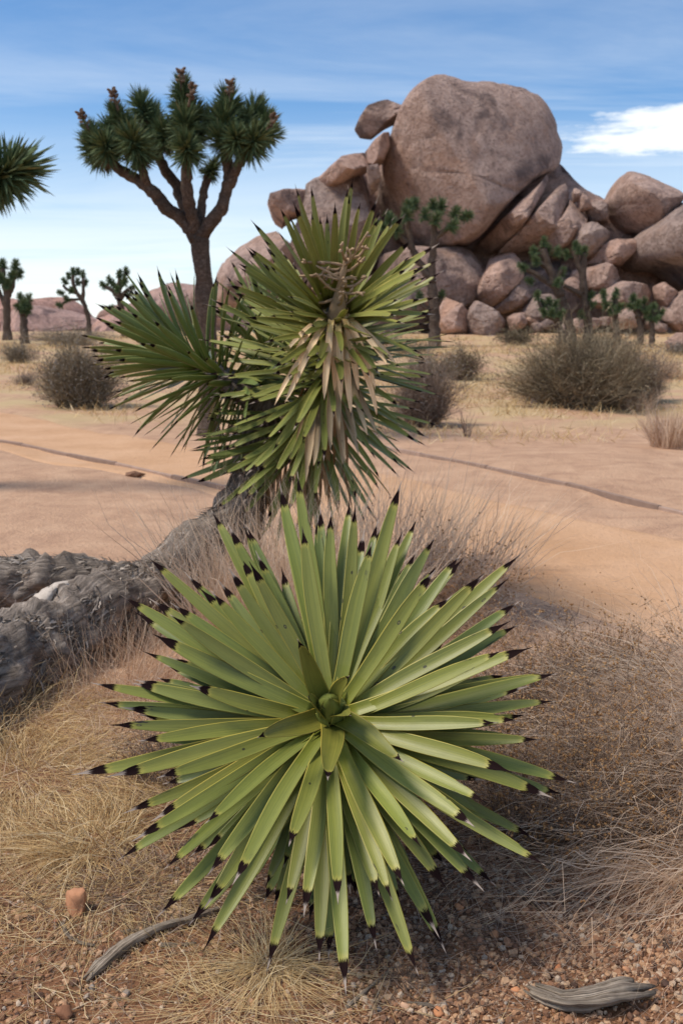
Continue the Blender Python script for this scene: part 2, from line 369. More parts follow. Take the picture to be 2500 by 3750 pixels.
# ------------------------------------------------------------------ ground, trail, hills
def build_ground():
    na = 480
    rr = np.concatenate([np.geomspace(0.25, 60, 330), np.geomspace(63, 4500, 40)])
    # finer angles where the view is
    a = np.concatenate([np.linspace(-0.42, 0.42, 260, endpoint=False), np.linspace(0.42, 2*math.pi-0.42, na-260, endpoint=False)])
    A, RR = np.meshgrid(a, rr); x = RR*np.sin(A); y = RR*np.cos(A)
    z = gh(x.ravel(), y.ravel())
    V = np.stack([x.ravel(), y.ravel(), z], 1)
    V = np.vstack([V, [[0, 0, g1(0, 0)]]]); c = len(V)-1
    F = grid_faces(na, len(rr), True)[:, ::-1]
    i = np.arange(na); T = np.stack([np.full(na, c), (i+1) % na, i], 1)
    return tag(link('ground', mesh('ground', V, [F, T], MG)), kind='structure')
build_ground()

def polyline(P, n):
    P = np.asarray(P, float); d = np.concatenate([[0], np.cumsum(np.linalg.norm(np.diff(P, axis=0), axis=1))])
    s = np.linspace(0, d[-1], n)
    Q = np.stack([np.interp(s, d, P[:, k]) for k in range(P.shape[1])], 1)
    for _ in range(max(1, n//12)):
        Q[1:-1] = 0.25*Q[:-2] + 0.5*Q[1:-1] + 0.25*Q[2:]
    return Q
def build_trail():
    C = polyline(TR, 420); T = norm(np.gradient(C, axis=0)); S = np.stack([T[:, 1], -T[:, 0]], 1)
    us = np.linspace(-1, 1, 33)
    W = TW + 0.06*fbm(np.stack([C[:, 0], C[:, 1], C[:, 0]*0], 1)*0.9, 3, 21)
    V = []
    for k, u in enumerate(us):
        q = C + S*(W*u)[:, None]
        z = gbase(q[:, 0], q[:, 1]) - 0.004 - 0.035*sstep(np.abs(np.full(len(C), u)), 0.93, 1.0) 
        V.append(np.column_stack([q, z]))
    V = np.stack(V, 1).reshape(-1, 3)
    return tag(link('trail', mesh('trail', V, [grid_faces(33, 420)[:, ::-1]], MT)), kind='structure')
build_trail()

# ------------------------------------------------------------------ generic shapes
def tube(P, rad, nseg=12, amp=0.0, fscale=4.0, seed=0, cap=True, squash=None):
    P = np.asarray(P, float); n = len(P); rad = np.broadcast_to(np.asarray(rad, float), (n,))
    T = norm(np.gradient(P, axis=0))
    ref = np.array([0.3, 0.2, 0.93]) if abs(T[0] @ np.array([0.3, 0.2, 0.93])) < 0.9 else np.array([1., 0, 0])
    S = np.zeros_like(P); U = np.zeros_like(P); s = norm(np.cross(T[0], ref))
    for i in range(n):
        s = s - T[i]*(s @ T[i]); s = s/np.linalg.norm(s); S[i] = s; U[i] = np.cross(s, T[i])
    a = np.linspace(0, 2*math.pi, nseg, endpoint=False)
    D = np.cos(a)[None, :, None]*S[:, None] + np.sin(a)[None, :, None]*U[:, None]
    V = P[:, None] + D*rad[:, None, None]
    if amp:
        q = V.reshape(-1, 3)
        V = V + D*(fbm(q*fscale, 3, seed).reshape(n, nseg)*amp*rad[:, None])[..., None]
    L = np.concatenate([[0], np.cumsum(np.linalg.norm(np.diff(P, axis=0), axis=1))])
    uv = np.stack(np.broadcast_arrays((np.abs(a/math.pi-1))[None, :], L[:, None]), -1).reshape(-1, 2)
    V = V.reshape(-1, 3); F = [grid_faces(nseg, n, True)]
    if cap:
        V = np.vstack([V, P[:1], P[-1:]]); uv = np.vstack([uv, [[0, 0], [0, L[-1]]]])
        i = np.arange(nseg); b = len(V)-2
        F += [np.stack([np.full(nseg, b), (i+1) % nseg, i], 1), np.stack([np.full(nseg, b+1), (n-1)*nseg+i, (n-1)*nseg+(i+1) % nseg], 1)]
    return V, F, uv
class MB:
    def __init__(s): s.V = []; s.F = []; s.uv = []; s.r = []; s.n = 0
    def add(s, V, F, uv=None, rnd=0.5):
        V = np.asarray(V, float); s.V.append(V); s.F += [np.asarray(f)+s.n for f in F if len(f)]
        s.uv.append(np.zeros((len(V), 2)) if uv is None else uv); s.r.append(np.broadcast_to(np.asarray(rnd, float), (len(V),)))
        s.n += len(V)
    def build(s, name, mat, smooth=True, root=None):
        V = np.vstack(s.V)
        if root is not None: V = local(V, root)
        tri = [f for f in s.F if f.shape[1] == 3]; qd = [f for f in s.F if f.shape[1] == 4]
        fs = ([np.vstack(qd)] if qd else []) + ([np.vstack(tri)] if tri else [])
        return mesh(name, V, fs, mat, np.vstack(s.uv), np.concatenate(s.r), smooth)

def blades(B, D, L, W, bend, segs=4, rnd=None, gr=None, kink=0.0):
    """ribbons: B base, D unit direction, L length, W width, bend vector added with t^2"""
    n = len(B); L = np.broadcast_to(L, (n,)); W = np.broadcast_to(W, (n,))
    gr = gr or rng
    t = np.linspace(0, 1, segs+1)
    C = B[:, None] + D[:, None]*(L[:, None]*t)[..., None] + bend[:, None]*(L[:, None]*t**2)[..., None]
    if kink: C[:, 1:] += gr.normal(0, kink, (n, segs, 3))*L[:, None, None]*t[None, 1:, None]
    S = norm(np.cross(D, gr.normal(size=(n, 3))))
    w = W[:, None]*np.maximum(1-t**2.2, 0.06)*0.5
    V = np.stack([C - S[:, None]*w[..., None], C + S[:, None]*w[..., None]], 2).reshape(-1, 3)
    k = (np.arange(n)*(segs+1)*2)[:, None]; j = (np.arange(segs)*2)[None]
    F = np.stack([k+j, k+j+1, k+j+3, k+j+2], -1).reshape(-1, 4)
    r = gr.random(n) if rnd is None else np.broadcast_to(rnd, (n,))
    return V, [F], np.repeat(r, (segs+1)*2), C

# ------------------------------------------------------------------ boulders
def boulder(name, px, Y, depth, p=2.6, shz=-0.12, shx=0.0, amp=0.022, seed=0, conv=C2, lab=None, cat='boulder', group=None, mat=None, nth=110, nr=46, kind=None, sharp=0, yback=1.0, grow=1.05, facets=5):
    P = np.array([at(*conv(x, y), Y) for x, y in px])[:, [0, 2]]
    x, z = P[:, 0], P[:, 1]; x2, z2 = np.roll(x, -1), np.roll(z, -1); cr = x*z2-x2*z; Ar = cr.sum()/2
    c = np.array([((x+x2)*cr).sum()/(6*Ar), ((z+z2)*cr).sum()/(6*Ar)])
    th = np.linspace(0, 2*math.pi, nth, endpoint=False); rad = np.zeros(nth)
    for k, a in enumerate(th):
        d = np.array([math.cos(a), math.sin(a)]); best = 0
        for q0, q1 in zip(P, np.roll(P, -1, 0)):
            e = q1-q0; den = d[0]*e[1]-d[1]*e[0]
            if abs(den) < 1e-9: continue
            m = q0-c; tt = (m[0]*e[1]-m[1]*e[0])/den; s = (m[0]*d[1]-m[1]*d[0])/den
            if tt > 0 and -1e-6 <= s <= 1+1e-6: best = max(best, tt)
        rad[k] = best*grow
    for _ in range(0 if sharp else 2): rad = 0.25*np.roll(rad, 1)+0.5*rad+0.25*np.roll(rad, -1)
    size = rad.mean()
    phi = np.linspace(-math.pi/2, math.pi/2, nr)
    t = np.abs(np.cos(phi))**(2/p); yy = np.sign(np.sin(phi))*np.abs(np.sin(phi))**(2/p)
    t[0] = t[-1] = 0.004
    D = np.where(yy < 0, depth, depth*yback)
    X = c[0] + t[:, None]*rad*np.cos(th) + (shx*size*(1-t)*(yy < 0))[:, None]
    Z = c[1] + t[:, None]*rad*np.sin(th) + (shz*size*(1-t)*(yy < 0))[:, None]
    YY = np.broadcast_to((Y + yy*D)[:, None], X.shape)
    V = np.stack([X, YY, Z], -1).reshape(-1, 3)
    ctr = np.array([c[0], Y, c[1]])
    rf = np.random.default_rng(seed+900); sc3 = np.array([size, depth, size])
    for _ in range(facets):
        nn = norm(np.array([rf.normal()*.8, -abs(rf.normal())*.9-.25, rf.normal()*.8])); h = rf.uniform(.55, .82)
        q = (V-ctr)/sc3; dd = q @ nn; V = V - (nn*sc3)[None]*(np.maximum(dd-h, 0)*.93)[:, None]*np.array([.5, 1, .5])
    dirs = norm(V-ctr)
    f = fbm(V/size*1.1 + seed*7.7, 5, seed, 0.52)
    f2 = -np.abs(vnoise(V/size*np.array([1.6, 1.6, 2.2]) + seed*3.1, seed+40))           # ridges: joints in the rock
    dsp = size*(amp*2.0*f - amp*1.5*(sstep(f2, -0.07, 0.0))) 
    V = V + dirs*dsp[:, None]
    F = grid_faces(nth, nr, True)
    n = len(V); V = np.vstack([V, V[:nth].mean(0), V[-nth:].mean(0)]); i = np.arange(nth)
    T = [np.stack([np.full(nth, n), (i+1) % nth, i], 1), np.stack([np.full(nth, n+1), n-nth+i, n-nth+(i+1) % nth], 1)]
    loc = np.array([c[0], Y, V[:, 2].min()])
    o = link(name, mesh(name, V-loc, [F]+T, mat or MR)); o.location = loc
    return tag(o, lab, cat, group, kind)
ROCKS = [
 # label, outline, Y, depth, p, shz, shx, amp
 ('huge rounded granite dome towering over the boulder pile', [(150,700),(160,620),(185,520),(225,390),(255,290),(305,205),(365,160),(445,135),(520,145),(560,152),(700,142),(830,140),(915,150),(965,190),(1000,260),(1018,340),(1024,430),(1008,500),(945,550),(860,600),(790,660),(720,730),(660,790),(610,850),(560,880),(440,895),(330,905),(230,890),(170,850)], 50, 5.0, 3.6, -0.30, -0.1, 0.014),
 ('slanting split granite slope left of the dome under the thin slab', [(-275,960),(-210,830),(-165,690),(-150,610),(-110,565),(-60,525),(0,485),(60,455),(108,440),(118,560),(122,700),(128,840),(135,1000),(60,1130),(-130,1160),(-300,1120)], 50, 4.0, 3.0, -0.3, 0.0, 0.02),
 ('thin pointed slab lying on the slanting rock beside the crack', [(-155,600),(-110,560),(-70,535),(0,480),(60,448),(105,432),(118,470),(120,520),(60,560),(-10,600),(-90,625)], 48.6, 2.0, 2.2, 0, 0, 0.02),
 ('overhanging brown block jutting from the left shoulder of the rocks', [(-345,690),(-320,650),(-260,632),(-150,622),(-90,640),(-120,720),(-230,750),(-300,815),(-335,790)], 49.5, 1.5, 2.6, 0, 0, 0.03),
 ('low rounded boulder at the left foot of the rock pile', [(-580,1060),(-540,960),(-470,895),(-390,850),(-310,830),(-250,880),(-190,1000),(-230,1150),(-560,1170)], 49, 3.0, 2.4, -0.2, 0, 0.02),
 ('flat perched rock jutting out from the top of the dome', [(60,332),(90,275),(120,240),(170,228),(230,226),(300,215),(370,240),(330,330),(250,300),(200,325),(140,372),(80,368)], 50.5, 1.5, 2.4, 0.1, 0, 0.025),
 ('small upright rock wedged in the crack beside the dome', [(118,520),(165,512),(178,570),(165,620),(140,642),(120,600)], 47.2, 0.8, 2.5, 0, 0, 0.02),
 ('narrow wedge of rock above the crack beside the dome', [(105,445),(150,400),(200,365),(240,350),(225,420),(190,490),(140,512),(112,500)], 48.2, 1.2, 2.5, 0, 0, 0.02),
 ('long slanting slab tucked right under the overhanging dome', [(612,890),(700,800),(800,695),(900,608),(975,545),(1010,570),(985,620),(900,690),(820,780),(760,890),(740,918),(640,910)], 47.5, 2.2, 2.6, 0.1, 0, 0.02),
 ('grey slanting slab second out from the dome', [(745,905),(830,790),(920,690),(1020,590),(1055,575),(1072,650),(1000,750),(950,830),(890,900),(800,915)], 47.3, 2.0, 2.6, 0.0, 0, 0.02),
 ('ribbed slanting slab third out from the dome', [(880,900),(960,805),(1050,700),(1080,640),(1130,680),(1155,725),(1100,790),(1040,860),(1000,900),(940,930)], 47.0, 1.8, 2.6, -0.1, 0, 0.03),
 ('broad brown rock face beneath the dome overhang', [(170,1010),(200,930),(330,905),(440,895),(560,880),(620,890),(665,960),(662,1020),(620,1095),(560,1150),(440,1180),(300,1190),(180,1130)], 47.5, 2.6, 3.0, -0.2, 0, 0.025),
 ('tilted pale block standing right of the brown rock face', [(605,1130),(670,1000),(700,930),(790,905),(825,960),(815,1035),(760,1095),(690,1165),(640,1160)], 46.2, 1.8, 3.2, -0.1, 0, 0.02),
 ('thin tilted block leaning right of the pale block', [(695,1170),(770,1085),(835,1015),(868,1040),(855,1100),(905,1100),(840,1145),(780,1180),(720,1190)], 45.8, 1.4, 2.8, 0, 0, 0.025),
 ('grey rounded boulder at the foot behind the single slender tree', [(430,1190),(440,1140),(480,1118),(540,1148),(592,1190),(605,1270),(500,1300),(430,1290)], 44.6, 1.6, 2.6, -0.1, 0, 0.02),
 ('pale pointed boulder with a hollow below at the foot of the pile', [(568,1215),(620,1135),(700,1180),(775,1220),(765,1275),(690,1290),(640,1300),(585,1280)], 43.9, 1.5, 2.6, -0.1, 0, 0.03),
 ('small pale block right of the pointed foot boulder', [(768,1205),(800,1190),(845,1188),(848,1255),(780,1270)], 43.9, 0.8, 3, 0, 0, 0.02),
 ('pointed cone shaped boulder balanced on the right of the pile', [(1215,690),(1260,600),(1300,550),(1350,520),(1400,530),(1460,590),(1520,640),(1538,680),(1480,740),(1420,800),(1370,825),(1280,805),(1232,755)], 48, 3.0, 2.5, -0.15, -0.05, 0.016),
 ('large smooth grey dome rising at the right end of the pile', [(1285,1030),(1310,930),(1350,860),(1420,790),(1500,720),(1570,680),(1700,640),(1850,690),(1950,900),(1900,1120),(1700,1130),(1560,1060),(1460,985),(1370,990)], 46, 4.0, 2.6, -0.2, -0.1, 0.016),
 ('sunlit angular block left under the cone boulder', [(1055,870),(1100,790),(1180,765),(1236,800),(1212,850),(1150,925),(1100,940)], 46.4, 1.6, 3, -0.1, 0, 0.025),
 ('layered flat block under the cone boulder', [(1140,960),(1200,875),(1260,850),(1342,848),(1355,890),(1290,965),(1200,970)], 46.0, 1.6, 3, -0.1, 0, 0.03),
 ('pinkish lumpy boulder below the layered block', [(1110,990),(1200,965),(1280,985),(1300,1040),(1220,1080),(1150,1070)], 45.6, 1.4, 2.8, -0.1, 0, 0.03),
 ('wide low pale boulder under the large grey dome', [(1155,1120),(1200,1060),(1290,1042),(1380,1060),(1435,1100),(1425,1150),(1300,1165),(1200,1165)], 44.6, 1.6, 2.6, -0.1, 0, 0.02),
 ('small upright wedge under the overhang of the grey dome', [(1445,1065),(1480,1048),(1535,1090),(1485,1155),(1455,1125)], 44.2, 0.8, 2.8, 0, 0, 0.02),
 ('brown boulder at the far right foot of the pile', [(1485,1180),(1530,1120),(1600,1080),(1720,1150),(1720,1275),(1560,1275),(1505,1220)], 43.5, 1.5, 2.6, -0.1, 0, 0.02),
 ('small pinkish boulder between the little trees', [(1255,1210),(1310,1158),(1372,1190),(1385,1250),(1265,1262)], 43.5, 1.0, 2.6, -0.1, 0, 0.02),
 ('small shaded grey boulder beside the dry scrub', [(1505,1320),(1555,1280),(1640,1290),(1650,1350),(1520,1355)], 33, 0.7, 2.6, -0.1, 0, 0.02),
 ('tiny knob of rock on the ridge above the slabs', [(1062,640),(1075,605),(1095,625),(1098,665),(1070,680)], 47.5, 0.5, 2.6, 0, 0, 0.03),
 ('small stepped rock on the ridge beside the tiny knob', [(1090,665),(1110,630),(1130,660),(1145,710),(1100,720)], 47.3, 0.7, 2.6, 0, 0, 0.03),
 ('low knobbly rock on the ridge beside the cone boulder', [(1125,705),(1160,665),(1195,662),(1222,690),(1225,760),(1150,765)], 47.6, 1.0, 2.6, 0, 0, 0.03),
 ('long shelf rock behind the blocks under the cone boulder', [(1000,1000),(1100,900),(1190,760),(1300,800),(1420,900),(1420,1180),(1200,1240),(980,1240)], 48.8, 2.0, 2.8, 0, 0, 0.03),
 ('broad sloping rock behind the foot boulders', [(560,1270),(640,1140),(780,1080),(900,990),(1060,920),(1160,1060),(1200,1240),(900,1280)], 48.2, 1.8, 2.8, -0.1, 0, 0.035),
 ('flat pale rock low between foot boulders and right trees', [(840,1180),(900,1110),(980,1100),(1020,1160),(1000,1230),(880,1250)], 44.8, 1.2, 2.6, -0.1, 0, 0.025),
 ('shadowed bedrock showing through the gaps behind the slanting slabs', [(80,1290),(120,900),(400,800),(640,700),(880,520),(1000,440),(1050,560),(1110,690),(1250,790),(1400,850),(1568,900),(1800,1000),(1800,1290)], 51.5, 2.6, 3, 0, 0, .03),
 ('shadowed rock deep in the crack left of the dome', [(-230,1100),(-150,800),(-80,640),(60,510),(200,430),(300,600),(300,1100)], 52.5, 2.0, 3, 0, 0, .03),
 ('dark rock below the left slope of the dome', [(60,1120),(150,1000),(240,1010),(330,1090),(430,1150),(440,1260),(200,1290),(0,1270),(-60,1180)], 46.3, 1.6, 2.6, -0.1, 0, 0.03),
]
for k, (lab, ol, Y, dep, p, shz, shx, amp) in enumerate(ROCKS):
    if k in (1, 2, 3, 5, 6, 7):
        boulder('boulder', ol, Y, dep, 5.0, shz*.5, shx, .016, seed=k+1, grow=1.05, facets=5, sharp=1, nth=220, lab=lab, group='boulders of the granite pile'); continue
    boulder('boulder', ol, Y, dep, p if k in (0, 17, 18) else p+1.3, shz, shx, amp if k in (0, 17, 18) else amp*1.25, seed=k+1, grow=1.02 if k in (0, 17, 18) else 1.09, facets=3 if k in (0, 17, 18) else 12, sharp=0 if k in (0, 17, 18) else 1, lab=lab, group='boulders of the granite pile')
# little loose blocks scattered at the foot of the pile
LOOSE = [(900,1255,36),(955,1240,44),(1040,1255,40),(690,1310,36),(1090,1245,50),(1160,1235,44),(1210,1225,38),(1425,1245,44),(1470,1255,36),(520,1310,30),(880,1160,40),(1180,1090,36),(1090,1015,44),(1060,1060,50),(1330,1230,34),(880,1220,40)]
pl = ['beside the pale pointed boulder', 'in the rubble at the foot of the pile']
for k, (x, y, s) in enumerate(LOOSE):
    r = np.random.default_rng(100+k); n = 8
    ol = [(x+s*math.cos(a)*r.uniform(.75, 1.15), y-s*0.7*math.sin(a)*r.uniform(.75, 1.15)) for a in np.linspace(0, 2*math.pi, n, endpoint=False)]
    boulder('rubble_rock', ol, 43.6 - (k % 5)*0.25 + (1300-y)*0.012, s*0.7972/FPX*44*0.9, 2.8, -0.1, 0, 0.04, seed=200+k,
            lab='small loose angular rock in the rubble at the foot of the pile', cat='rock', group='rubble rocks at the foot of the pile', nth=40, nr=20)
ID = lambda x, y: (x, y)
for k, (ol, Y, dep) in enumerate([
    ([(-420,1230),(-330,1120),(-150,1085),(0,1098),(70,1110),(110,1095),(180,1092),(260,1110),(330,1150),(400,1230)], 120, 9),
    ([(300,1235),(360,1160),(430,1125),(500,1120),(560,1070),(640,1045),(720,1060),(820,1062),(960,1080),(1150,1230)], 125, 9),
    ([(-100,1235),(20,1150),(110,1120),(230,1135),(330,1165),(420,1235)], 95, 8),
    ([(310,1235),(350,1165),(420,1150),(520,1160),(600,1235)], 85, 6)]):
    boulder('hill', ol, Y, dep, 2.2, -0.2, 0, 0.03, seed=60+k, conv=ID, mat=MH, kind='structure', cat=None, nth=160, nr=50)

# ------------------------------------------------------------------ trail edging: flat boards set on edge, end to end
def edging(pxs, label, blen=1.1):
    P = polyline([G(*q)[:2] for q in pxs], 60)
    d = np.concatenate([[0], np.cumsum(np.linalg.norm(np.diff(P, axis=0), axis=1))])
    n = max(2, int(d[-1]/blen)); s = np.linspace(0, d[-1], n+1)
    K = np.stack([np.interp(s, d, P[:, i]) for i in (0, 1)], 1)
    root = thing('trail_edging', (K[0, 0], K[0, 1], g1(*K[0])), label, 'edging', 'boards along the edges of the sand trail')
    r = np.random.default_rng(5)
    for a, b in zip(K[:-1], K[1:]):
        t = (b-a)/np.linalg.norm(b-a); sd = np.array([t[1], -t[0]])*0.019
        a2, b2 = a+t*0.004, b-t*0.004
        za, zb = g1(*a), g1(*b); h = 0.032+r.uniform(-.005, .010)
        V = []
        for q, z in ((a2, za), (b2, zb)):
            for sg, zz in ((-1, -0.10), (1, -0.10), (1, h), (0.7, h+0.005), (-0.7, h+0.005), (-1, h)):
                V.append([q[0]+sd[0]*sg, q[1]+sd[1]*sg, z+zz])
        i = np.arange(6); F = np.stack([i, (i+1) % 6, (i+1) % 6+6, i+6], 1)
        T = np.array([[0, 5, 4, 3], [0, 3, 2, 1], [6, 9, 10, 11], [6, 7, 8, 9]])
        o = link('board', mesh('board', local(V, root), [F, T], MED, smooth=False), root)
        c = r.uniform(.8, 1.2); o.color = (c, c, c, 1)
    return root
edging([(-250,1585),(0,1618),(300,1680),(560,1735),(830,1795),(905,1812)], 'weathered board edging between the sand trail and the lying trunk')
edging([(1330,1632),(1560,1675),(1900,1745),(2200,1812),(2500,1885),(2800,1965)], 'weathered board edging on the scrub side of the sand trail')
# a flat dark stone beside the edging
def stone(name, p, size, lab, cat='stone', group=None, seed=0, mat=None, sq=(1, 1, .7), sub=3, sink=0.25, col=(1, 1, 1)):
    import bmesh
    bm = bmesh.new(); bmesh.ops.create_icosphere(bm, subdivisions=sub, radius=1)
    V = np.array([v.co[:] for v in bm.verts]); F = np.array([[v.index for v in f.verts] for f in bm.faces]); bm.free()
    r = np.random.default_rng(seed)
    for _ in range(18):                                     # chop flat facets
        n = norm(r.normal(size=3)); h = r.uniform(.42, .8); dd = V @ n
        V = V - n[None]*np.maximum(dd-h, 0)[:, None]*0.97
    V = V*1.25*(1+0.16*fbm(V*2.6+seed, 4, seed))[:, None]*np.array(sq)*size
    a = r.uniform(0, 6.28); c, s = math.cos(a), math.sin(a); V = V @ np.array([[c, s, 0], [-s, c, 0], [0, 0, 1]])
    V[:, 2] += -V[:, 2].min()
    o = link(name, mesh(name, V, [F], mat or MST)); o.location = (p[0], p[1], g1(p[0], p[1])-sink*size); o.color = (*col, 1)
    return tag(o, lab, cat, group)

# ------------------------------------------------------------------ Joshua trees
def cluster_mesh(seed, nl=300, mat=None, dead=False):
    r = np.random.default_rng(seed); mb = MB()
    # spindle core (stem hidden by the leaves)
    zz = np.linspace(-0.15, 0.62, 7)
    V, F, uv = tube(np.stack([zz*0, zz*0, zz], 1), [0.11, .13, .13, .13, .12, .09, .03], 8)
    mb.add(V, F, uv, 0.0)
    t = r.random(nl)
    z0 = -0.08 + 0.68*t; ang = np.radians(118 - 108*t**1.25) + r.normal(0, .13, nl)
    az = np.arange(nl)*2.39996 + r.normal(0, .15, nl)
    if dead: z0 = -0.25+0.35*t; ang = np.radians(165-55*t)+r.normal(0, .12, nl)
    D = np.stack([np.sin(ang)*np.cos(az), np.sin(ang)*np.sin(az), np.cos(ang)], 1)
    B = np.stack([0.09*np.cos(az), 0.09*np.sin(az), z0], 1)
    L = r.uniform(.5, .82, nl)*(0.85 if not dead else 0.8)
    S = norm(np.cross(D, r.normal(size=(nl, 3)))); U = np.cross(S, D); wd = 0.03
    tip = B + D*L[:, None] + np.array([0, 0, -0.06 if not dead else -.1])*L[:, None]; mid = B + D*(L*.5)[:, None]
    V = np.stack([B+S*wd, B-S*wd, mid+S*wd*.8+U*0, mid-S*wd*.8, mid+U*wd*.5, tip], 1).reshape(-1, 3)
    k = np.arange(nl)*6
    F4 = np.vstack([np.stack([k, k+1, k+3, k+2], 1)])
    F3 = np.vstack([np.stack([k+2, k+3, k+5], 1), np.stack([k+2, k+5, k+4], 1), np.stack([k+4, k+5, k+3], 1)])
    rn = np.clip(r.random(nl)*.75+.2*t, 0, 1)
    mb.add(V, [F4, F3], None, np.repeat(rn, 6))
    return mb.build('dead_leaf_skirt' if dead else 'leaf_cluster', mat, False)
CL = [cluster_mesh(300+i, 300, MJ) for i in range(5)]
CLL = [cluster_mesh(320+i, 220, MJ) for i in range(3)]
CLD = [cluster_mesh(310+i, 150, MJD, True) for i in range(3)]
def pod_mesh(seed):
    r = np.random.default_rng(seed); mb = MB()
    P = [np.array([0, 0, -.2]), np.array([0.02, 0, .3]), np.array([0, .03, .75])]
    mb.add(*tube(polyline(P, 7), np.linspace(.07, .03, 7), 6, .3, 6, seed), rnd=.3)
    for i in range(16):
        a = r.uniform(0, 6.28); z = r.uniform(.15, .8); d = np.array([math.cos(a), math.sin(a), r.uniform(-.1, .8)])
        b = np.array([0, 0, z]); P = np.array([b, b+d*.1, b+d*.2, b+d*.26])
        mb.add(*tube(P, [.02, .07, .075, .02], 6, .3, 9, seed+i), rnd=r.random())
    return mb.build('seed_stalk', MJD)
PODS = [pod_mesh(i) for i in range(2)]
def basis(d, roll=0.0):
    q = Vector(d).to_track_quat('Z', 'Y'); return q.to_matrix().to_4x4() @ Matrix.Rotation(roll, 4, 'Z')
def joshua(label, conv, Y, trunk, branches, heads, r0=0.14, group=None, lod=False, headr=0.3, seed=0, pods=()):
    """trunk/branches: lists of (x, y, dy) ; heads: (x, y, dy, dirx, diry_up, scale)"""
    r = np.random.default_rng(seed)
    w = lambda q: at(*conv(q[0], q[1]), Y + (q[2] if len(q) > 2 else 0))
    T = np.array([w(q) for q in trunk]); base = T[0].copy(); base[2] = g1(base[0], base[1])-0.08
    T = np.vstack([base[None], T])
    root = thing('joshua_tree', base + np.array([0, 0, .08]), label, 'joshua tree', group)
    def limb(P, ra, rb, nm, sd, parent=root, fl=False):
        n = max(8, len(P)*5); Q = polyline(P, n); Q[1:-1] += r.normal(0, ra*.06, (n-2, 3))
        rad = np.linspace(ra, rb, n)
        if fl: rad = rad*(1+0.35*np.exp(-np.arange(n)/2.0))
        mb = MB(); mb.add(*tube(Q, rad, 8 if lod else 14, .22, 2.2/ra*.5, sd))
        return link(nm, mb.build(nm, MJB, True, root), parent)
    tr = limb(T, r0*1.08, r0*.88, 'trunk', seed+1, fl=True)
    for i, (bp, ra, rb) in enumerate(branches):
        limb(np.array([w(q) for q in bp]), ra*r0*1.22, rb*r0*1.25, 'branch', seed+10+i, tr)
    for i, h in enumerate(heads):
        p = w(h); d = norm(np.array([h[3], h[5] if len(h) > 5 else r.uniform(-.35, .2), h[4]], float)); sc = headr*(h[6] if len(h) > 6 else 1)*r.uniform(.92, 1.1)
        kk = 1.42 if lod else 1.8
        mw = Matrix.Translation(Vector(local(p, root))) @ basis(d, r.uniform(0, 6.28)) @ Matrix.Diagonal((sc*kk, sc*kk, sc*kk, 1)) @ Matrix.Translation((0, 0, -.25))
        link('leaf_cluster', random.choice(CLL if lod else CL), root, mw)
        if not lod:
            mw2 = Matrix.Translation(Vector(local(p, root))) @ basis(d, r.uniform(0, 6.28)) @ Matrix.Diagonal((sc*.85, sc*.85, sc*1.2, 1)) @ Matrix.Translation((0, 0, -.35))
            link('dead_leaf_skirt', random.choice(CLD), root, mw2)
    for q in pods:
        p = w(q); mw = Matrix.Translation(Vector(local(p, root))) @ basis((q[3], 0, 1)) @ Matrix.Diagonal((headr*1.15,)*3+(1,))
        link('seed_stalk', random.choice(PODS), root, mw)
    return root
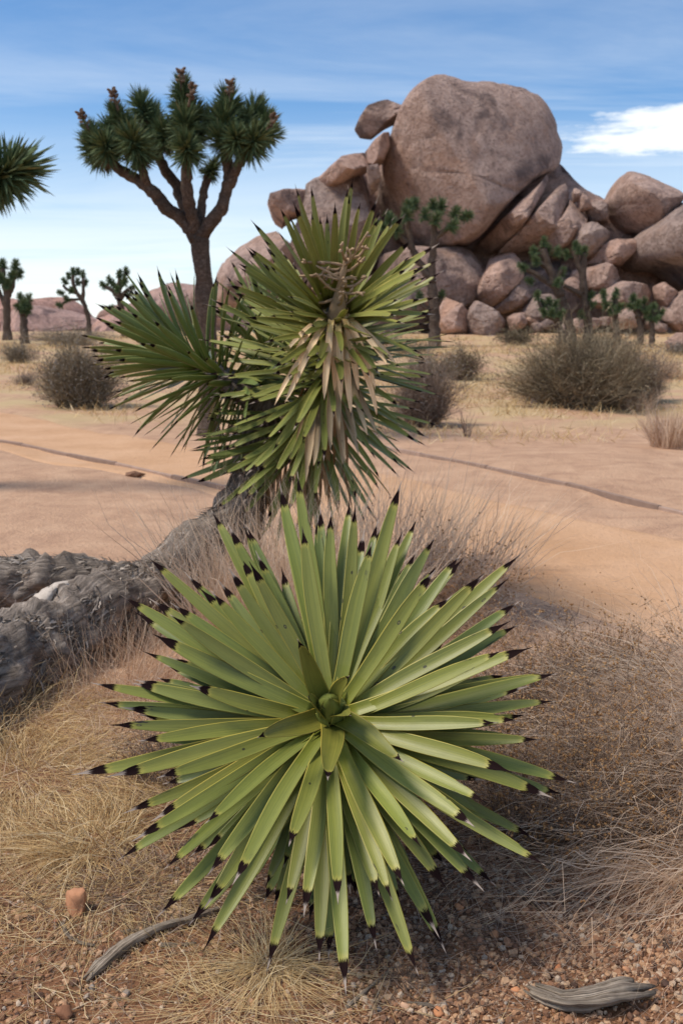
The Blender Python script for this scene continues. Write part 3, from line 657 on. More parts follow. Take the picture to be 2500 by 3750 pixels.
joshua('tall branching joshua tree with a thick dark trunk behind the two headed yucca', C1, 14.2,
  [(950,1150), (930,1020), (920,900), (912,820)],
  [([(905,850,0),(850,770,0),(760,700,-.1),(690,620,-.15),(610,560,-.2),(530,520,-.2),(470,470,-.2)], .62, .40),
   ([(680,610,-.15),(655,530,-.3),(635,450,-.3),(610,400,-.3)], .42, .34),
   ([(640,470,-.25),(590,380,-.2),(555,300,-.2),(535,240,-.2)], .36, .28),
   ([(880,800,0),(850,700,.2),(810,600,.3),(750,520,.35),(720,430,.4),(690,360,.4),(660,290,.4)], .55, .32),
   ([(905,820,0),(870,700,-.15),(855,600,-.25),(858,500,-.3),(855,400,-.25),(850,300,-.2),(840,200,-.15),(832,150,-.1)], .56, .27),
   ([(920,800,.1),(925,700,.35),(940,610,.45),(965,550,.5)], .42, .32),
   ([(915,840,0),(975,770,-.1),(1025,690,-.15),(1050,590,-.15),(1042,480,-.15),(1035,380,-.1),(1048,290,-.1),(1055,220,-.1)], .62, .27),
   ([(1050,600,-.15),(1090,520,-.25),(1125,450,-.3),(1150,400,-.3)], .45, .33),
   ([(1060,560,-.1),(1110,470,.1),(1160,380,.25),(1165,310,.3)], .40, .3)],
  [(445,440,-.2,-.5,.8,-.1),(430,380,-.25,-.35,1,.1,.8),(470,480,-.1,-.9,.3,-.2,.75),(615,410,-.5,-.1,.6,-.8,1.1),(580,350,-.2,-.2,1,-.1,.95),(540,290,-.2,-.2,1,0,.75),(655,255,.4,-.15,1,.1,1.0),(705,340,.4,.1,.9,-.1,.9),(640,450,-.35,-.2,.6,-.5,.95),(700,420,.1,.2,.7,-.5,.7),
   (860,440,-.55,0,.45,-.9,1.05),(855,340,-.35,-.1,1,-.3,1.05),(880,300,-.1,.3,.9,.2,.9),(850,250,-.2,0,1,0,.95),(840,185,-.15,0,1,0,.85),(820,370,-.1,-.5,.6,.1,.9),(905,380,-.1,.5,.5,.1,.8),
   (970,530,.5,.4,.7,.2,.7),(1035,330,-.2,-.15,.9,-.3,1.15),(1050,250,-.1,0,1,0,.95),(1020,400,-.3,-.3,.6,-.5,.85),(1160,300,.3,.3,1,.1,1.1),(1160,405,-.45,.4,.5,-.6,1.05),(1215,380,-.1,.9,.4,0,.85),(1120,330,.1,.1,1,-.2,.9),(1200,330,.2,.7,.8,.1,.85),(760,380,-.1,-.1,.8,-.4,.85),(520,370,-.1,-.3,.9,0,.85),(490,430,-.4,-.2,.6,-.6,.9),(960,300,.2,-.3,.9,.1,.6),(1085,400,-.5,.1,.6,-.8,.9),(690,300,.6,.2,.9,.2,.8)],
  r0=.135, headr=.235, seed=11, pods=[(405,335,-.3,-.5),(540,240,-.3,-.3),(832,150,-.25,0),(1056,200,-.25,0),(1225,350,-.3,.5),(870,220,-.5,.2)])
joshua('joshua tree whose drooping spiky head reaches in beside the tall tree', C1, 9.5,
  [(-520,1400),(-500,1000),(-440,820)],
  [([(-445,850,0),(-320,720,0),(-150,620,0),(-20,570,0)], .7, .5)],
  [(10,545,0,.95,.25,-.15,1.15),(-30,570,.05,.6,.0,-.3,1.0),(30,520,.1,.8,.6,.1,.8)],
  r0=.15, headr=.27, seed=23)
SG = 'small joshua trees in the distance'
joshua('small joshua tree with a forked dark trunk beyond the grey scrub', C1, 40, [(35,1280),(32,1150),(35,1080)],
  [([(35,1100),(15,1040),(15,980)],.7,.5),([(33,1120),(60,1050),(72,985)],.7,.5),([(32,1160),(0,1100),(-15,1060)],.6,.4)],
  [(15,965,0,-.1,1),(72,970,0,.2,1),(55,1020,-.2,.4,.8),(8,1030,-.3,-.3,.8),(-20,1050,0,-.7,.6),(35,1060,-.3,0,.8),(85,1010,.2,.7,.7),(-10,985,.2,-.6,.8)], r0=.16, lod=True, headr=.27, seed=31, group=SG)
joshua('stubby joshua tree standing beside the small forked one', C1, 38, [(112,1260),(110,1190)],
  [([(110,1200),(100,1160),(98,1130)],.8,.6),([(110,1200),(125,1165),(130,1140)],.8,.6)],
  [(98,1120,0,-.2,1),(130,1130,0,.3,1),(90,1165,-.2,-.7,.7),(128,1175,-.2,.6,.6),(112,1150,-.3,0,1)], r0=.15, lod=True, headr=.25, seed=37, group=SG)
joshua('small open crowned joshua tree on a leaning stem against the far hills', C1, 42, [(408,1215),(395,1160),(375,1120)],
  [([(378,1125),(350,1090),(335,1050),(338,1010)],.8,.5),([(380,1130),(385,1080),(382,1020)],.7,.5),([(350,1095),(310,1080),(290,1060)],.6,.4),([(372,1125),(320,1125),(285,1145)],.5,.4)],
  [(338,1000,0,-.1,1),(382,1010,0,.1,1),(300,1045,0,-.5,.9),(283,1095,-.1,-.9,.4),(328,1085,-.2,0,.8),(358,1048,.2,0,1),(390,1050,.2,.5,.8),(308,1125,-.1,-.3,.8),(278,1152,0,-.9,.3),(360,1000,.2,0,1),(318,1020,.2,-.2,1)], r0=.10, lod=True, headr=.2, seed=41, group=SG)
joshua('small wide forked joshua tree with upright heads against the far hills', C1, 41, [(568,1210),(558,1160),(545,1120)],
  [([(548,1125),(520,1085),(485,1065)],.8,.5),([(548,1125),(545,1070),(552,1020)],.8,.5),([(548,1130),(575,1090),(600,1075)],.7,.5),([(545,1090),(565,1050),(578,1005)],.6,.4)],
  [(478,1060,0,-.8,.6),(505,1040,0,-.3,1),(550,1010,0,0,1),(578,1000,0,.2,1),(572,1045,-.2,.4,.8),(604,1075,0,.8,.6),(540,1080,-.3,-.2,.8),(523,1060,.2,-.1,1),(590,1105,-.1,.8,.4),(520,1175,-.3,-.4,.7)], r0=.12, lod=True, headr=.22, seed=43, group=SG)
RG = 'joshua trees in front of the boulder pile'
joshua('slender joshua tree with a flat tuft crown in front of the dome', C2, 36, [(428,1290),(425,1160),(412,1030)],
  [([(412,1040),(370,970),(325,900),(305,800),(300,740)],.62,.4),([(412,1050),(415,960),(425,860),(425,760)],.7,.45),([(425,850),(470,810),(520,770)],.5,.35),([(320,890),(270,830),(230,790)],.45,.35),([(425,1180),(380,1160),(350,1130)],.35,.3),([(425,1170),(450,1140),(460,1115)],.35,.3)],
  [(225,760,0,-.4,.9),(250,800,-.3,-.2,.5,-.7),(195,790,.2,-.9,.3),(308,705,0,-.1,1),(335,690,.3,.1,1),(385,740,-.3,0,.8),(420,695,0,0,1),(435,760,-.4,.2,.6),(520,730,0,.4,.9),(565,745,.2,.9,.4),(510,790,-.3,.3,.5),(300,740,-.4,-.2,.6),(360,1110,0,-.3,1,0,.7),(458,1105,0,.3,1,0,.7),(330,1150,0,-.8,.3,0,.7),(455,700,.3,.3,.9)], r0=.19, lod=True, headr=.30, seed=51, group=RG)
joshua('dark leaning joshua tree of many small heads behind the large dry shrub', C2, 38, [(1052,1285),(1030,1180),(1000,1100)],
  [([(1005,1110),(970,1030),(945,960),(930,890)],.8,.5),([(985,1070),(920,1030),(880,1000),(845,985)],.55,.35),([(950,980),(900,950),(885,920)],.5,.35),([(975,1040),(1000,1010),(1012,985)],.5,.35)],
  [(930,865,0,0,1),(885,905,0,-.4,.9),(892,950,-.3,-.2,.6),(832,978,0,-.8,.5),(865,1040,-.1,-.6,.3),(990,910,.2,.3,1),(1012,1000,0,.3,.9),(990,1050,-.3,.2,.7),(945,900,.2,.3,1)], r0=.19, lod=True, headr=.235, seed=53, group=RG)
joshua('twin stemmed joshua tree right beside the dark leaning one', C2, 38.5, [(1132,1250),(1120,1160),(1112,1090)],
  [([(1112,1100),(1108,1000),(1112,950),(1110,910)],.8,.5),([(1110,1020),(1085,960),(1070,900)],.6,.45),([(1112,1110),(1060,1080),(1020,1062)],.6,.4)],
  [(1075,880,0,-.2,1),(1112,905,0,.3,.9),(1035,920,0,-.4,.8),(1090,900,-.2,0,.9),(1000,1050,0,-.7,.6),(1140,1110,0,.6,.8),(1150,1150,-.1,.8,.5),(1100,1200,-.4,-.2,.9)], r0=.17, lod=True, headr=.225, seed=57, group=RG)
joshua('low bushy joshua tree crowded at the foot of the leaning one', C2, 37, [(1010,1290),(990,1220)],
  [([(990,1225),(960,1180),(945,1150)],.8,.5),([(992,1230),(985,1190),(980,1165)],.7,.5),([(985,1215),(930,1200),(905,1130)],.6,.4)],
  [(900,1110,0,-.3,1),(950,1140,0,0,1),(982,1155,0,.1,1),(930,1185,-.3,-.4,.6),(1005,1195,-.2,.5,.7),(965,1190,-.4,0,.6),(920,1150,.2,-.3,.9)], r0=.13, lod=True, headr=.22, seed=59, group=RG)
joshua('small upright joshua tree before the wide pale boulder', C2, 37.5, [(1262,1260),(1255,1200)],
  [([(1255,1205),(1215,1170),(1205,1120)],.8,.5),([(1256,1205),(1255,1160),(1258,1120)],.8,.5)],
  [(1202,1105,0,-.2,1),(1212,1150,-.2,-.3,.8),(1250,1130,0,0,1),(1272,1165,-.2,.4,.7),(1260,1100,.2,.1,1),(1240,1175,-.3,-.2,.6)], r0=.12, lod=True, headr=.235, seed=61, group=RG)
joshua('small forked joshua tree near the right foot boulder', C2, 37.2, [(1372,1265),(1362,1200)],
  [([(1362,1205),(1345,1160),(1340,1135)],.8,.5),([(1362,1205),(1380,1170),(1385,1150)],.8,.5)],
  [(1338,1125,0,-.2,1),(1385,1145,0,.2,1),(1360,1150,-.2,0,1),(1400,1175,-.2,.6,.6),(1325,1160,-.1,-.7,.6)], r0=.12, lod=True, headr=.225, seed=63, group=RG)
joshua('tiny joshua tree with drooping side heads near the right foot boulder', C2, 37, [(1425,1275),(1422,1220)],
  [([(1422,1225),(1430,1190),(1432,1175)],.8,.6),([(1422,1225),(1450,1205),(1462,1195)],.7,.5)],
  [(1432,1165,0,0,1),(1465,1188,0,.6,.8),(1408,1200,-.1,-.5,.7),(1445,1215,-.2,.5,.5)], r0=.11, lod=True, headr=.21, seed=67, group=RG)

# ------------------------------------------------------------------ yucca leaves
def leaf_mesh(seed, mat, bendy=0.05, twist=0.22, chan=0.13, segs=16, name='leaf'):
    """unit leaf: length 1 along +Z, full width 1 (scaled later), +Y is the upper face"""
    r = np.random.default_rng(seed)
    v = np.concatenate([np.linspace(0, .8, segs-7, endpoint=False), [.8, .86, .905, .93, .95, .965, .98, 1.0]])
    W = np.interp(v, [0, .06, .2, .35, .48, .6, .7, .8, .87, .905, .93, .955, 1], [.86, .84, .85, .94, 1, .97, .89, .73, .57, .44, .26, .12, .02])
    u = np.array([0, .06, .25, .5, .75, .94, 1.0]); 
    x = (u-.5)[None]*W[:, None]
    ch = chan*np.interp(v, [0, .5, .9, 1], [1.25, .8, .9, .5])
    cs = np.abs(2*u-1)**1.5; y = ch[:, None]*cs[None]*W[:, None]
    ub = np.array([.88, .5, .12]); xb = (ub-.5)[None]*W[:, None]; yb = ch[:, None]*((2*ub-1)**2)[None]*W[:, None] - np.array([.035, .075, .035])[None]*np.minimum(1, W*1.3)[:, None]
    X = np.hstack([x, xb]); Y = np.hstack([y, yb])
    tw = twist*r.normal()*v; c, s = np.cos(tw)[:, None], np.sin(tw)[:, None]
    X, Y = X*c - Y*s, X*s + Y*c
    bx = r.normal(0, .35)*v**2; by = np.zeros_like(v)
    wv = .12*np.sin(v*6+r.uniform(0, 6))*v
    X = X + (bx+wv)[:, None]
    Z = np.broadcast_to(v[:, None], X.shape)
    by = -bendy*v**2*r.uniform(.3, 1.6)              # in leaf lengths: set through a separate factor below
    V = np.stack([X, Y, Z], -1)
    U = np.broadcast_to(np.concatenate([u, ub])[None], X.shape); UV = np.stack([U, Z], -1).reshape(-1, 2)
    nr = 10; n = len(v)
    F = grid_faces(nr, n, True)
    Vf = V.reshape(-1, 3); cap = np.array([[0, 1, 2, 9], [9, 2, 3, 8], [8, 3, 4, 7], [7, 4, 5, 6]]); cap2 = cap[:, ::-1]+(n-1)*nr
    return Vf, [F, cap2[:, ::-1], cap[:, ::-1]], UV, by, v, nr
LW = 0.0395
def leaf_variant(seed, mat, width, length, droop, name='leaf', tri=0.0, **kw):
    V, F, UV, by, v, nr = leaf_mesh(seed, mat, **kw)
    V[:, :2] *= np.repeat(1+tri*(1-v*1.15), nr)[:, None]
    V = V*np.array([width, width, length]); r = np.random.default_rng(seed+5)
    V[:, 1] += np.repeat(-droop*length*v**2, nr)
    return mesh(name, V, [f[:, ::-1] for f in F], mat, UV)
LV = [leaf_variant(400+i, ML, LW*random.uniform(.92, 1.12), 1.0, random.uniform(-.05, .05)) for i in range(10)]
LVI = [leaf_variant(480+i, ML, LW*1.0, 1.0, random.uniform(-.02, .06), tri=.75, chan=.2) for i in range(4)]
LV2 = [leaf_variant(430+i, ML2, .040, 1.0, random.uniform(-.02, .10)) for i in range(8)]
LVD = [leaf_variant(460+i, MDL, .031, 1.0, random.uniform(.02, .2), 'dead_leaf', twist=.5, chan=.35) for i in range(6)]
def frame(base, tip, axis, flip=1):
    t = Vector(tip)-Vector(base); L = t.length; t.normalize(); a = Vector(axis)
    s = t.cross(a)
    if s.length < 1e-4: s = Vector((1, 0, 0))
    s.normalize(); n = s.cross(t); 
    m = Matrix((s, n, t)).transposed().to_4x4(); m.translation = Vector(base)
    return m, L
def put_leaf(root, me, base, tip, axis, wscale=1.0, col=(1, 1, 1), name='leaf'):
    m, L = frame(local(base, root), local(tip, root), axis)
    o = link(name, me, root, m @ Matrix.Diagonal((wscale, wscale*1.0, L, 1)))
    o.color = (*col, 1); return o

# ---- the near yucca: leaf tips as (x, y, layer); 0 inner, 1 middle, 2 outer
TIPS = []
def T_(ox, oy, lst): TIPS.extend([(ox+.6378*x, oy+.6378*y, l) for x, y, l in lst])
T_(250, 1750, [(1335,55,1),(1240,110,1),(1255,230,2),(1365,360,0),(1435,280,2),(1470,270,2),(1505,270,1),(1555,180,1),(870,240,1),(965,340,1),(1060,370,2),(1105,330,2),(1165,510,2),(1220,580,2),(1140,540,0),(985,530,1),(990,600,1),(560,470,1),(780,600,2),(860,660,1),(920,640,2),(895,715,0),(545,720,1),(710,730,1),(350,740,1),(680,835,0),(410,830,2),(590,940,0),(545,990,2),(690,1020,2),(500,1130,2),(620,1135,2),(590,1175,2),(250,1190,1),(470,1195,1),(860,1210,0),(280,1260,2),(410,1325,1),(510,1365,2),(1318,975,-1)])
T_(1150, 1750, [(225,340,2),(282,260,1),(245,520,2),(310,460,0),(355,330,2),(385,310,2),(330,510,2),(497,130,0),(505,270,1),(480,400,1),(450,530,2),(510,450,2),(645,410,1),(640,530,2),(625,600,0),(775,480,1),(790,520,1),(675,710,0),(800,665,2),(900,560,2),(1120,510,1),(920,650,0),(1050,670,1),(1000,700,2),(1110,770,2),(970,800,0),(1090,880,2),(870,930,2),(870,1015,2),(930,1035,2),(1150,1015,0),(1000,1060,0),(1000,1090,1),(1260,1065,1),(1020,1150,2),(1300,1165,1),(1140,1230,2),(1280,1310,1),(1050,1370,0),(150,1130,-1)])
T_(250, 2600, [(350,80,1),(515,35,2),(500,115,0),(590,165,2),(140,340,1),(340,340,0),(595,350,0),(1150,145,-1),(700,360,2),(420,545,1),(550,510,0),(360,730,1),(455,690,0),(600,800,1),(820,550,0),(870,720,2),(820,800,0),(585,1095,1),(820,990,1),(800,1110,1),(815,1110,2),(930,890,0),(830,1245,1),(1230,640,2),(1300,610,0),(1225,770,2),(1240,1010,2),(1255,1010,1),(1235,1360,1),(1360,1030,0),(1375,1310,1),(1455,1300,2),(1520,1030,0),(1545,970,2)])
T_(1150, 2600, [(-60,-60,-1),(190,-40,-1),(120,330,-1),(100,1500,1),(310,1280,1),(345,980,0),(215,970,2),(400,910,0),(490,1420,1),(600,1240,1),(690,1290,1),(540,740,0),(670,960,1),(640,860,2),(810,830,0),(880,990,1),(935,960,2),(880,480,0),(820,640,0),(1060,740,1),(1150,740,2),(1190,900,1),(980,510,2),(510,225,-1),(1020,300,0),(930,115,0),(1180,240,1),(1400,330,1),(1270,400,1),(1340,455,2),(1120,105,2),(1090,150,2),(275,960,1)])
def near_yucca():
    AX = norm(np.array([0.0, -math.cos(R(40)), math.sin(R(40))]))
    C = at(1212, 2612, 2.36)
    foot = np.array([C[0]+.02, C[1]+.24, 0]); foot[2] = g1(foot[0], foot[1])
    root = thing('yucca', foot, 'wide green yucca rosette of stiff dark tipped leaves growing on the gravel', 'yucca')
    r = np.random.default_rng(17)
    # leaning woody stem
    Q = polyline([foot-[0, 0, .05], foot+[0, -.03, .18], C-AX*.26, C-AX*.05], 16)
    mb = MB(); mb.add(*tube(Q, np.linspace(.075, .05, 16), 14, .25, 18, 3)); link('stem', mb.build('stem', MLB, True, root), root)
    e1 = np.array([1.0, 0, 0]); e2 = np.cross(AX, e1)
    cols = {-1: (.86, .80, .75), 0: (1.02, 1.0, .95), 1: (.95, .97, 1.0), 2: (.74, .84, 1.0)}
    for (x, y, l) in TIPS:
        h = {-1: .20, 0: .11, 1: .0, 2: -.14}[l] + r.uniform(-.035, .035)
        d = ray(x, y); o = np.array([0, 0, CAMH]); pl = C + AX*h
        tt = ((pl-o) @ AX)/(d @ AX); tip = o + d*tt
        dirp = tip-pl; rad = np.linalg.norm(dirp); dirp = dirp/rad
        if l != -1: tip = tip + dirp*.05                     # dry thread beyond the dark point
        b = C + AX*({-1: -.02, 0: -.055, 1: -.10, 2: -.17}[l] + r.uniform(-.02, .02)) + dirp*({-1: .012, 0: .03, 1: .042, 2: .045}[l])
        zmin = g1(tip[0], tip[1])+.012
        if tip[2] < zmin: tip[2] = zmin
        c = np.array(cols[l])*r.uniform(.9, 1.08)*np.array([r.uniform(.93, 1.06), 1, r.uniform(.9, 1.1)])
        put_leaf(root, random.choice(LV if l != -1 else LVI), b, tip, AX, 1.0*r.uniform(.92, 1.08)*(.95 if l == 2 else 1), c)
    # leaves lower on the stem, shorter and partly hidden
    for k in range(46):
        a = k*2.39996; dirp = math.cos(a)*e1+math.sin(a)*e2
        b = C - AX*r.uniform(.2, .30) + dirp*.05; tip = C - AX*r.uniform(.22, .42) + dirp*r.uniform(.36, .5)
        tip[2] = max(tip[2], g1(tip[0], tip[1])+.015)
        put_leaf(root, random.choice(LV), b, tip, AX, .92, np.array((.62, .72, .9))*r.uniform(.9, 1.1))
    # dead leaves folded back along the stem
    for k in range(34):
        a = k*2.39996+1; dirp = math.cos(a)*e1+math.sin(a)*e2
        b = C - AX*r.uniform(.26, .36) + dirp*.05; tip = C - AX*r.uniform(.5, .66) + dirp*r.uniform(.2, .42)
        tip[2] = max(tip[2], g1(tip[0], tip[1])+.01)
        put_leaf(root, random.choice(LVD), b, tip, AX, .8, np.array((.55, .52, .5))*r.uniform(.7, 1.1), 'dead_leaf')
    # the bud: an egg of wrapped young leaves
    def wrap(rad, ln, a0, a1, off, open_):
        s = np.linspace(0, 1, 15); aa = np.linspace(a0, a1, 11); V = []; UV = []
        for si in s:
            rr = rad*math.sin(math.pi*min(1, .30+.70*si))**.8*(1-.0*si) + open_*si**2*.02
            half = (1-si**3) if a1-a0 < 6 else 1.0
            for aj in aa:
                am = (a0+a1)/2; a_ = am+(aj-am)*half
                V.append(C + AX*(off+ln*si) + (math.cos(a_)*e1+math.sin(a_)*e2)*rr); UV.append(((aj-a0)/(a1-a0), .25+.5*si))
        return np.array(V), grid_faces(11, 15), np.array(UV)
    for (rad, ln, a0, a1, off, op) in [(.036, .115, 0, 6.2832, 0, 0), (.0378, .114, 1.4, 4.0, 0, 0), (.0375, .113, -1.6, .4, 0, 0), (.041, .098, -.7, .9, -.01, .35), (.044, .078, 3.3, 4.7, -.01, .4)]:
        V, F, UV = wrap(rad, ln, a0, a1, off, op)
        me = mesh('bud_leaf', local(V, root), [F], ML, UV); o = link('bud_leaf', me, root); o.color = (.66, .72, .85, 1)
        sm = o.modifiers.new('thick', 'SOLIDIFY'); sm.thickness = .0025
    return root
near_yucca()

# ---- the two headed yucca on its lying trunk
def head(root, stem, n, amin, amax, Lr, rng_, dead_p=0.0, leafset=None, colr=(.9, 1.1), stuffbin=None, side=None, base_r=.06, droopk=.0, ppow=1.0):
    """leaves spiralling down a stem polyline (first point = growing tip)"""
    S = polyline(stem, 40); T = norm(np.gradient(S, axis=0))
    for k in range(n):
        f = (k+.5)/n; q = f**ppow; i = min(39, int(q*39)); p = S[i]; ax = -T[i]
        e1 = norm(np.cross(ax, np.array([.2, .9, .3]))); e2 = np.cross(ax, e1)
        a = k*2.39996 + rng_.normal(0, .12); th = R(amin+(amax-amin)*f) + rng_.normal(0, .10)
        dirp = math.cos(a)*e1+math.sin(a)*e2
        d = ax*math.cos(th)+dirp*math.sin(th); L = rng_.uniform(*Lr)
        d = norm(d + np.array([0, 0, -droopk*f]))
        b = p + dirp*base_r*.8; tip = b + d*L
        tip[2] = max(tip[2], g1(tip[0], tip[1])+.03)
        yield k, f, b, tip, ax
def big_yucca():
    foot = G(560, 2280)
    root = thing('yucca', foot, 'shaggy two headed yucca with a dried flower stalk, rising from a lying grey trunk', 'yucca')
    r = np.random.default_rng(29)
    # trunk: lies on the ground, then turns up
    pts = [at(-330,2850,3.35), at(-150,2710,3.68), at(20,2535,4.02), at(170,2375,4.3), at(330,2240,4.6), at(490,2140,4.9), at(660,2040,5.2), at(830,1925,5.45), at(905,1800,5.55), at(925,1680,5.6), at(950,1560,5.65), at(985,1450,5.65)]
    rad0 = [.17, .175, .18, .18, .18, .175, .17, .16, .12, .105, .10, .085]
    Q = polyline(pts, 150); rr = np.interp(np.linspace(0, 1, 150), np.linspace(0, 1, 12), rad0)
    low = Q[:, 1] < 5.5
    for i in range(150):
        gz = g1(Q[i, 0], Q[i, 1])
        if i < 95: Q[i, 2] = max(min(Q[i, 2], gz+rr[i]*1.0), gz+rr[i]*.72)
    for _ in range(12): Q[1:-1] = .25*Q[:-2]+.5*Q[1:-1]+.25*Q[2:]
    mb = MB(); mb.add(*tube(Q, rr, 36, .34, 9, 9)); 
    tk = link('trunk', mb.build('trunk', MLB, True, root), root)
    # grey dead leaf bases: overlapping flakes pointing back down the trunk
    T = norm(np.gradient(Q, axis=0)); n = 7500
    ii = r.integers(3, 146, n); a = r.uniform(0, 6.28, n)
    s1 = norm(np.cross(T, np.array([0, 0, 1.0]))); s2 = np.cross(s1, T)
    nr = np.cos(a)[:, None]*s1[ii]+np.sin(a)[:, None]*s2[ii]
    B = Q[ii]+nr*(rr[ii]*.93)[:, None]+T[ii]*r.normal(0, .02, (n, 1))
    D = norm(-T[ii]*r.uniform(.5, 1.1, (n, 1))+nr*r.uniform(.02, .30, (n, 1))+r.normal(0, .20, (n, 3)))
    below = np.clip(-nr[:, 2], 0, 1)+np.clip(-nr[:, 1]*.6, 0, 1)*.6
    L = r.uniform(.03, .075, n)*(1+2.6*below)
    gr = np.stack([0*L, 0*L, -r.uniform(.15, .55, n)], 1)*(0.4+below)[:, None]
    V, F, rn, _ = blades(B, D, L, r.uniform(.006, .014, n), gr, 4, np.clip(r.normal(.5, .24, n)+.15*nr[:, 2], 0, 1), r, .05)
    V[:, 2] = np.maximum(V[:, 2], gbase(V[:, 0], V[:, 1])+.004)
    me = mesh('bark_flakes', local(V, root), F, MFL, None, rn); tag(link('bark_flakes', me, tk), kind='stuff')
    # pale broken scar on top of the lying trunk
    k = int(np.argmin(np.abs(Q[:, 0]-at(300, 2100, 4.7)[0])[:90]))
    sc = norm(s2[k]*.9+s1[k]*-.35); c0 = Q[k]+sc*rr[k]*1.0
    mbx = MB(); P = [c0-T[k]*.13-sc*.03, c0-T[k]*.06+sc*.015, c0+T[k]*.04+sc*.025, c0+T[k]*.13-sc*.015]
    tb = tube(polyline(P, 10), [.03, .06, .072, .075, .075, .075, .07, .065, .05, .03], 12, .45, 16, 4)
    vv = tb[0]; hh = (vv-c0) @ sc; vv = vv-sc[None]*(hh*.6)[:, None]; mbx.add(vv, tb[1], tb[2]); link('bare_wood_scar', mbx.build('bare_wood_scar', MSC, True, root), tk)
    # stems of the three heads
    main = [at(1228,1135,5.06), at(1215,1215,5.24), at(1190,1390,5.40), at(1165,1510,5.5), at(1125,1600,5.55), at(1060,1660,5.6)]
    left = [at(640,1290,5.75), at(740,1345,5.7), at(840,1400,5.65), at(930,1455,5.62)]
    back = [at(985,1180,6.05), at(990,1290,5.95), at(985,1400,5.8)]
    for st, ra in ((main, .085), (left, .075), (back, .06)):
        mb = MB(); S = polyline(st[::-1], 26); mb.add(*tube(S, np.linspace(ra*1.1, ra*.5, 26), 14, .3, 12, 2)); link('stem', mb.build('stem', MLB, True, root), root)
    items = []
    for it in head(root, main, 320, 24, 128, (.50, .64), r, base_r=.075, droopk=.12, ppow=1.15): items.append(it+('main',))
    for it in head(root, left, 175, 14, 108, (.44, .56), r, base_r=.065, droopk=.22, ppow=1.2): items.append(it+('left',))
    for it in head(root, back, 70, 12, 90, (.34, .46), r, base_r=.05, ppow=1.1): items.append(it+('back',))
    # the 300 that show largest are leaves of their own; the rest is one mass
    order = sorted(range(len(items)), key=lambda i: items[i][2][1] + (.0 if items[i][5] == 'main' else .25) + .5*items[i][3][1])
    keep = set(order[:300]); mass = MB()
    var = {}
    for i, (k, f, b, tip, ax, w) in enumerate(items):
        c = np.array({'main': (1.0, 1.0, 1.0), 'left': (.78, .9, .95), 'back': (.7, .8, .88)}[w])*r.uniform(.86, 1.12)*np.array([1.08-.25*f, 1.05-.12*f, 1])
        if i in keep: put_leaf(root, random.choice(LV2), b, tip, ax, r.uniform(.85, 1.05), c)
        else:
            m, L = frame(b, tip, ax); me = random.choice(LV2)
            if me.name not in var:
                v_ = np.zeros(len(me.vertices)*3, np.float32); me.vertices.foreach_get('co', v_); v_ = v_.reshape(-1, 3)
                fs = np.array([list(p.vertices) for p in me.polygons]); uvl = np.zeros(len(me.loops)*2, np.float32); me.uv_layers[0].data.foreach_get('uv', uvl)
                lv = np.zeros(len(me.loops), np.int32); me.loops.foreach_get('vertex_index', lv); u_ = np.zeros((len(v_), 2)); u_[lv] = uvl.reshape(-1, 2)
                var[me.name] = (v_, fs, u_)
            v_, fs, u_ = var[me.name]; mm = np.array(m @ Matrix.Diagonal((.95, .95, L, 1)))
            mass.add(v_ @ mm[:3, :3].T + mm[:3, 3], [fs], u_)
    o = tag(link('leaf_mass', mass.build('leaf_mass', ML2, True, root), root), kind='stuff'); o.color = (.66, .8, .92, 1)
    # bleached dead leaves hanging below the growing point
    c = main[0]+np.array([0, -.07, -.03])
    for (x, y, wv) in [(1055,1205,.9),(1065,1250,.9),(1075,1325,1),(1210,1310,1),(1258,1410,1),(1300,1470,1),(1365,1300,1),(1440,1310,1),(1475,1312,1),(1400,1455,1),(1330,1370,1),(1180,1400,1),(1050,1470,.9),(1105,1640,1),(1130,1650,.9),(1165,1690,1),(1260,1600,1),(1310,1540,1),(1350,1500,1),(1215,1560,1),(1385,1520,.9),(1275,1690,1),(985,1450,.8),(1330,1640,.9),(1240,1480,1)]:
        Yt = 5.12-.40*min(1, max(.25, 1-abs(y-1380)/700)) + r.uniform(-.05, .05)
        tip = at(x, y, Yt)
        f = np.clip((y-1300)/420, 0, .75); S = polyline(main, 40); b = S[int(f*30)] + norm(np.array([tip[0]-S[int(f*30)][0], -.10, -.02]))*.07
        if y < 1480: b = c+np.array([np.clip((x-1230)/2600, -.05, .05), 0, r.uniform(-.06, 0)])
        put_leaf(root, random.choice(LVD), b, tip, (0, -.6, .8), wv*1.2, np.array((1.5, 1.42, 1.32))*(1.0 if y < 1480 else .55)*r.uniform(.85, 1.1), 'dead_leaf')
    # tan skirt hanging round the upright trunk
    for k in range(90):
        i = r.integers(96, 147); a = r.uniform(0, 6.28); nrm = np.array([math.cos(a), math.sin(a), 0])
        b = Q[i]+nrm*.08; tip = b+nrm*r.uniform(.03, .13)+np.array([0, 0, -r.uniform(.28, .5)])
        put_leaf(root, random.choice(LVD), b, tip, nrm, r.uniform(.6, .95), np.array((.95, .85, .75))*r.uniform(.5, 1.05), 'dead_leaf')
    for k in range(60):
        S = polyline(main, 40); i = r.integers(18, 38); a = r.uniform(0, 6.28); nrm = np.array([math.cos(a), math.sin(a), 0])
        b = S[i]+nrm*.08; tip = b+nrm*r.uniform(.05, .25)+np.array([0, 0, -r.uniform(.3, .5)])
        put_leaf(root, random.choice(LVD), b, tip, nrm, r.uniform(.7, 1), np.array((.8, .66, .5))*r.uniform(.5, 1.0), 'dead_leaf')
    # dried flower stalk
    st = main[0]; mb = MB()
    P = polyline([st-[0, 0, .06], st+np.array([.02, -.09, .10]), st+np.array([.035, -.13, .17]), st+np.array([.06, -.15, .27])], 12)
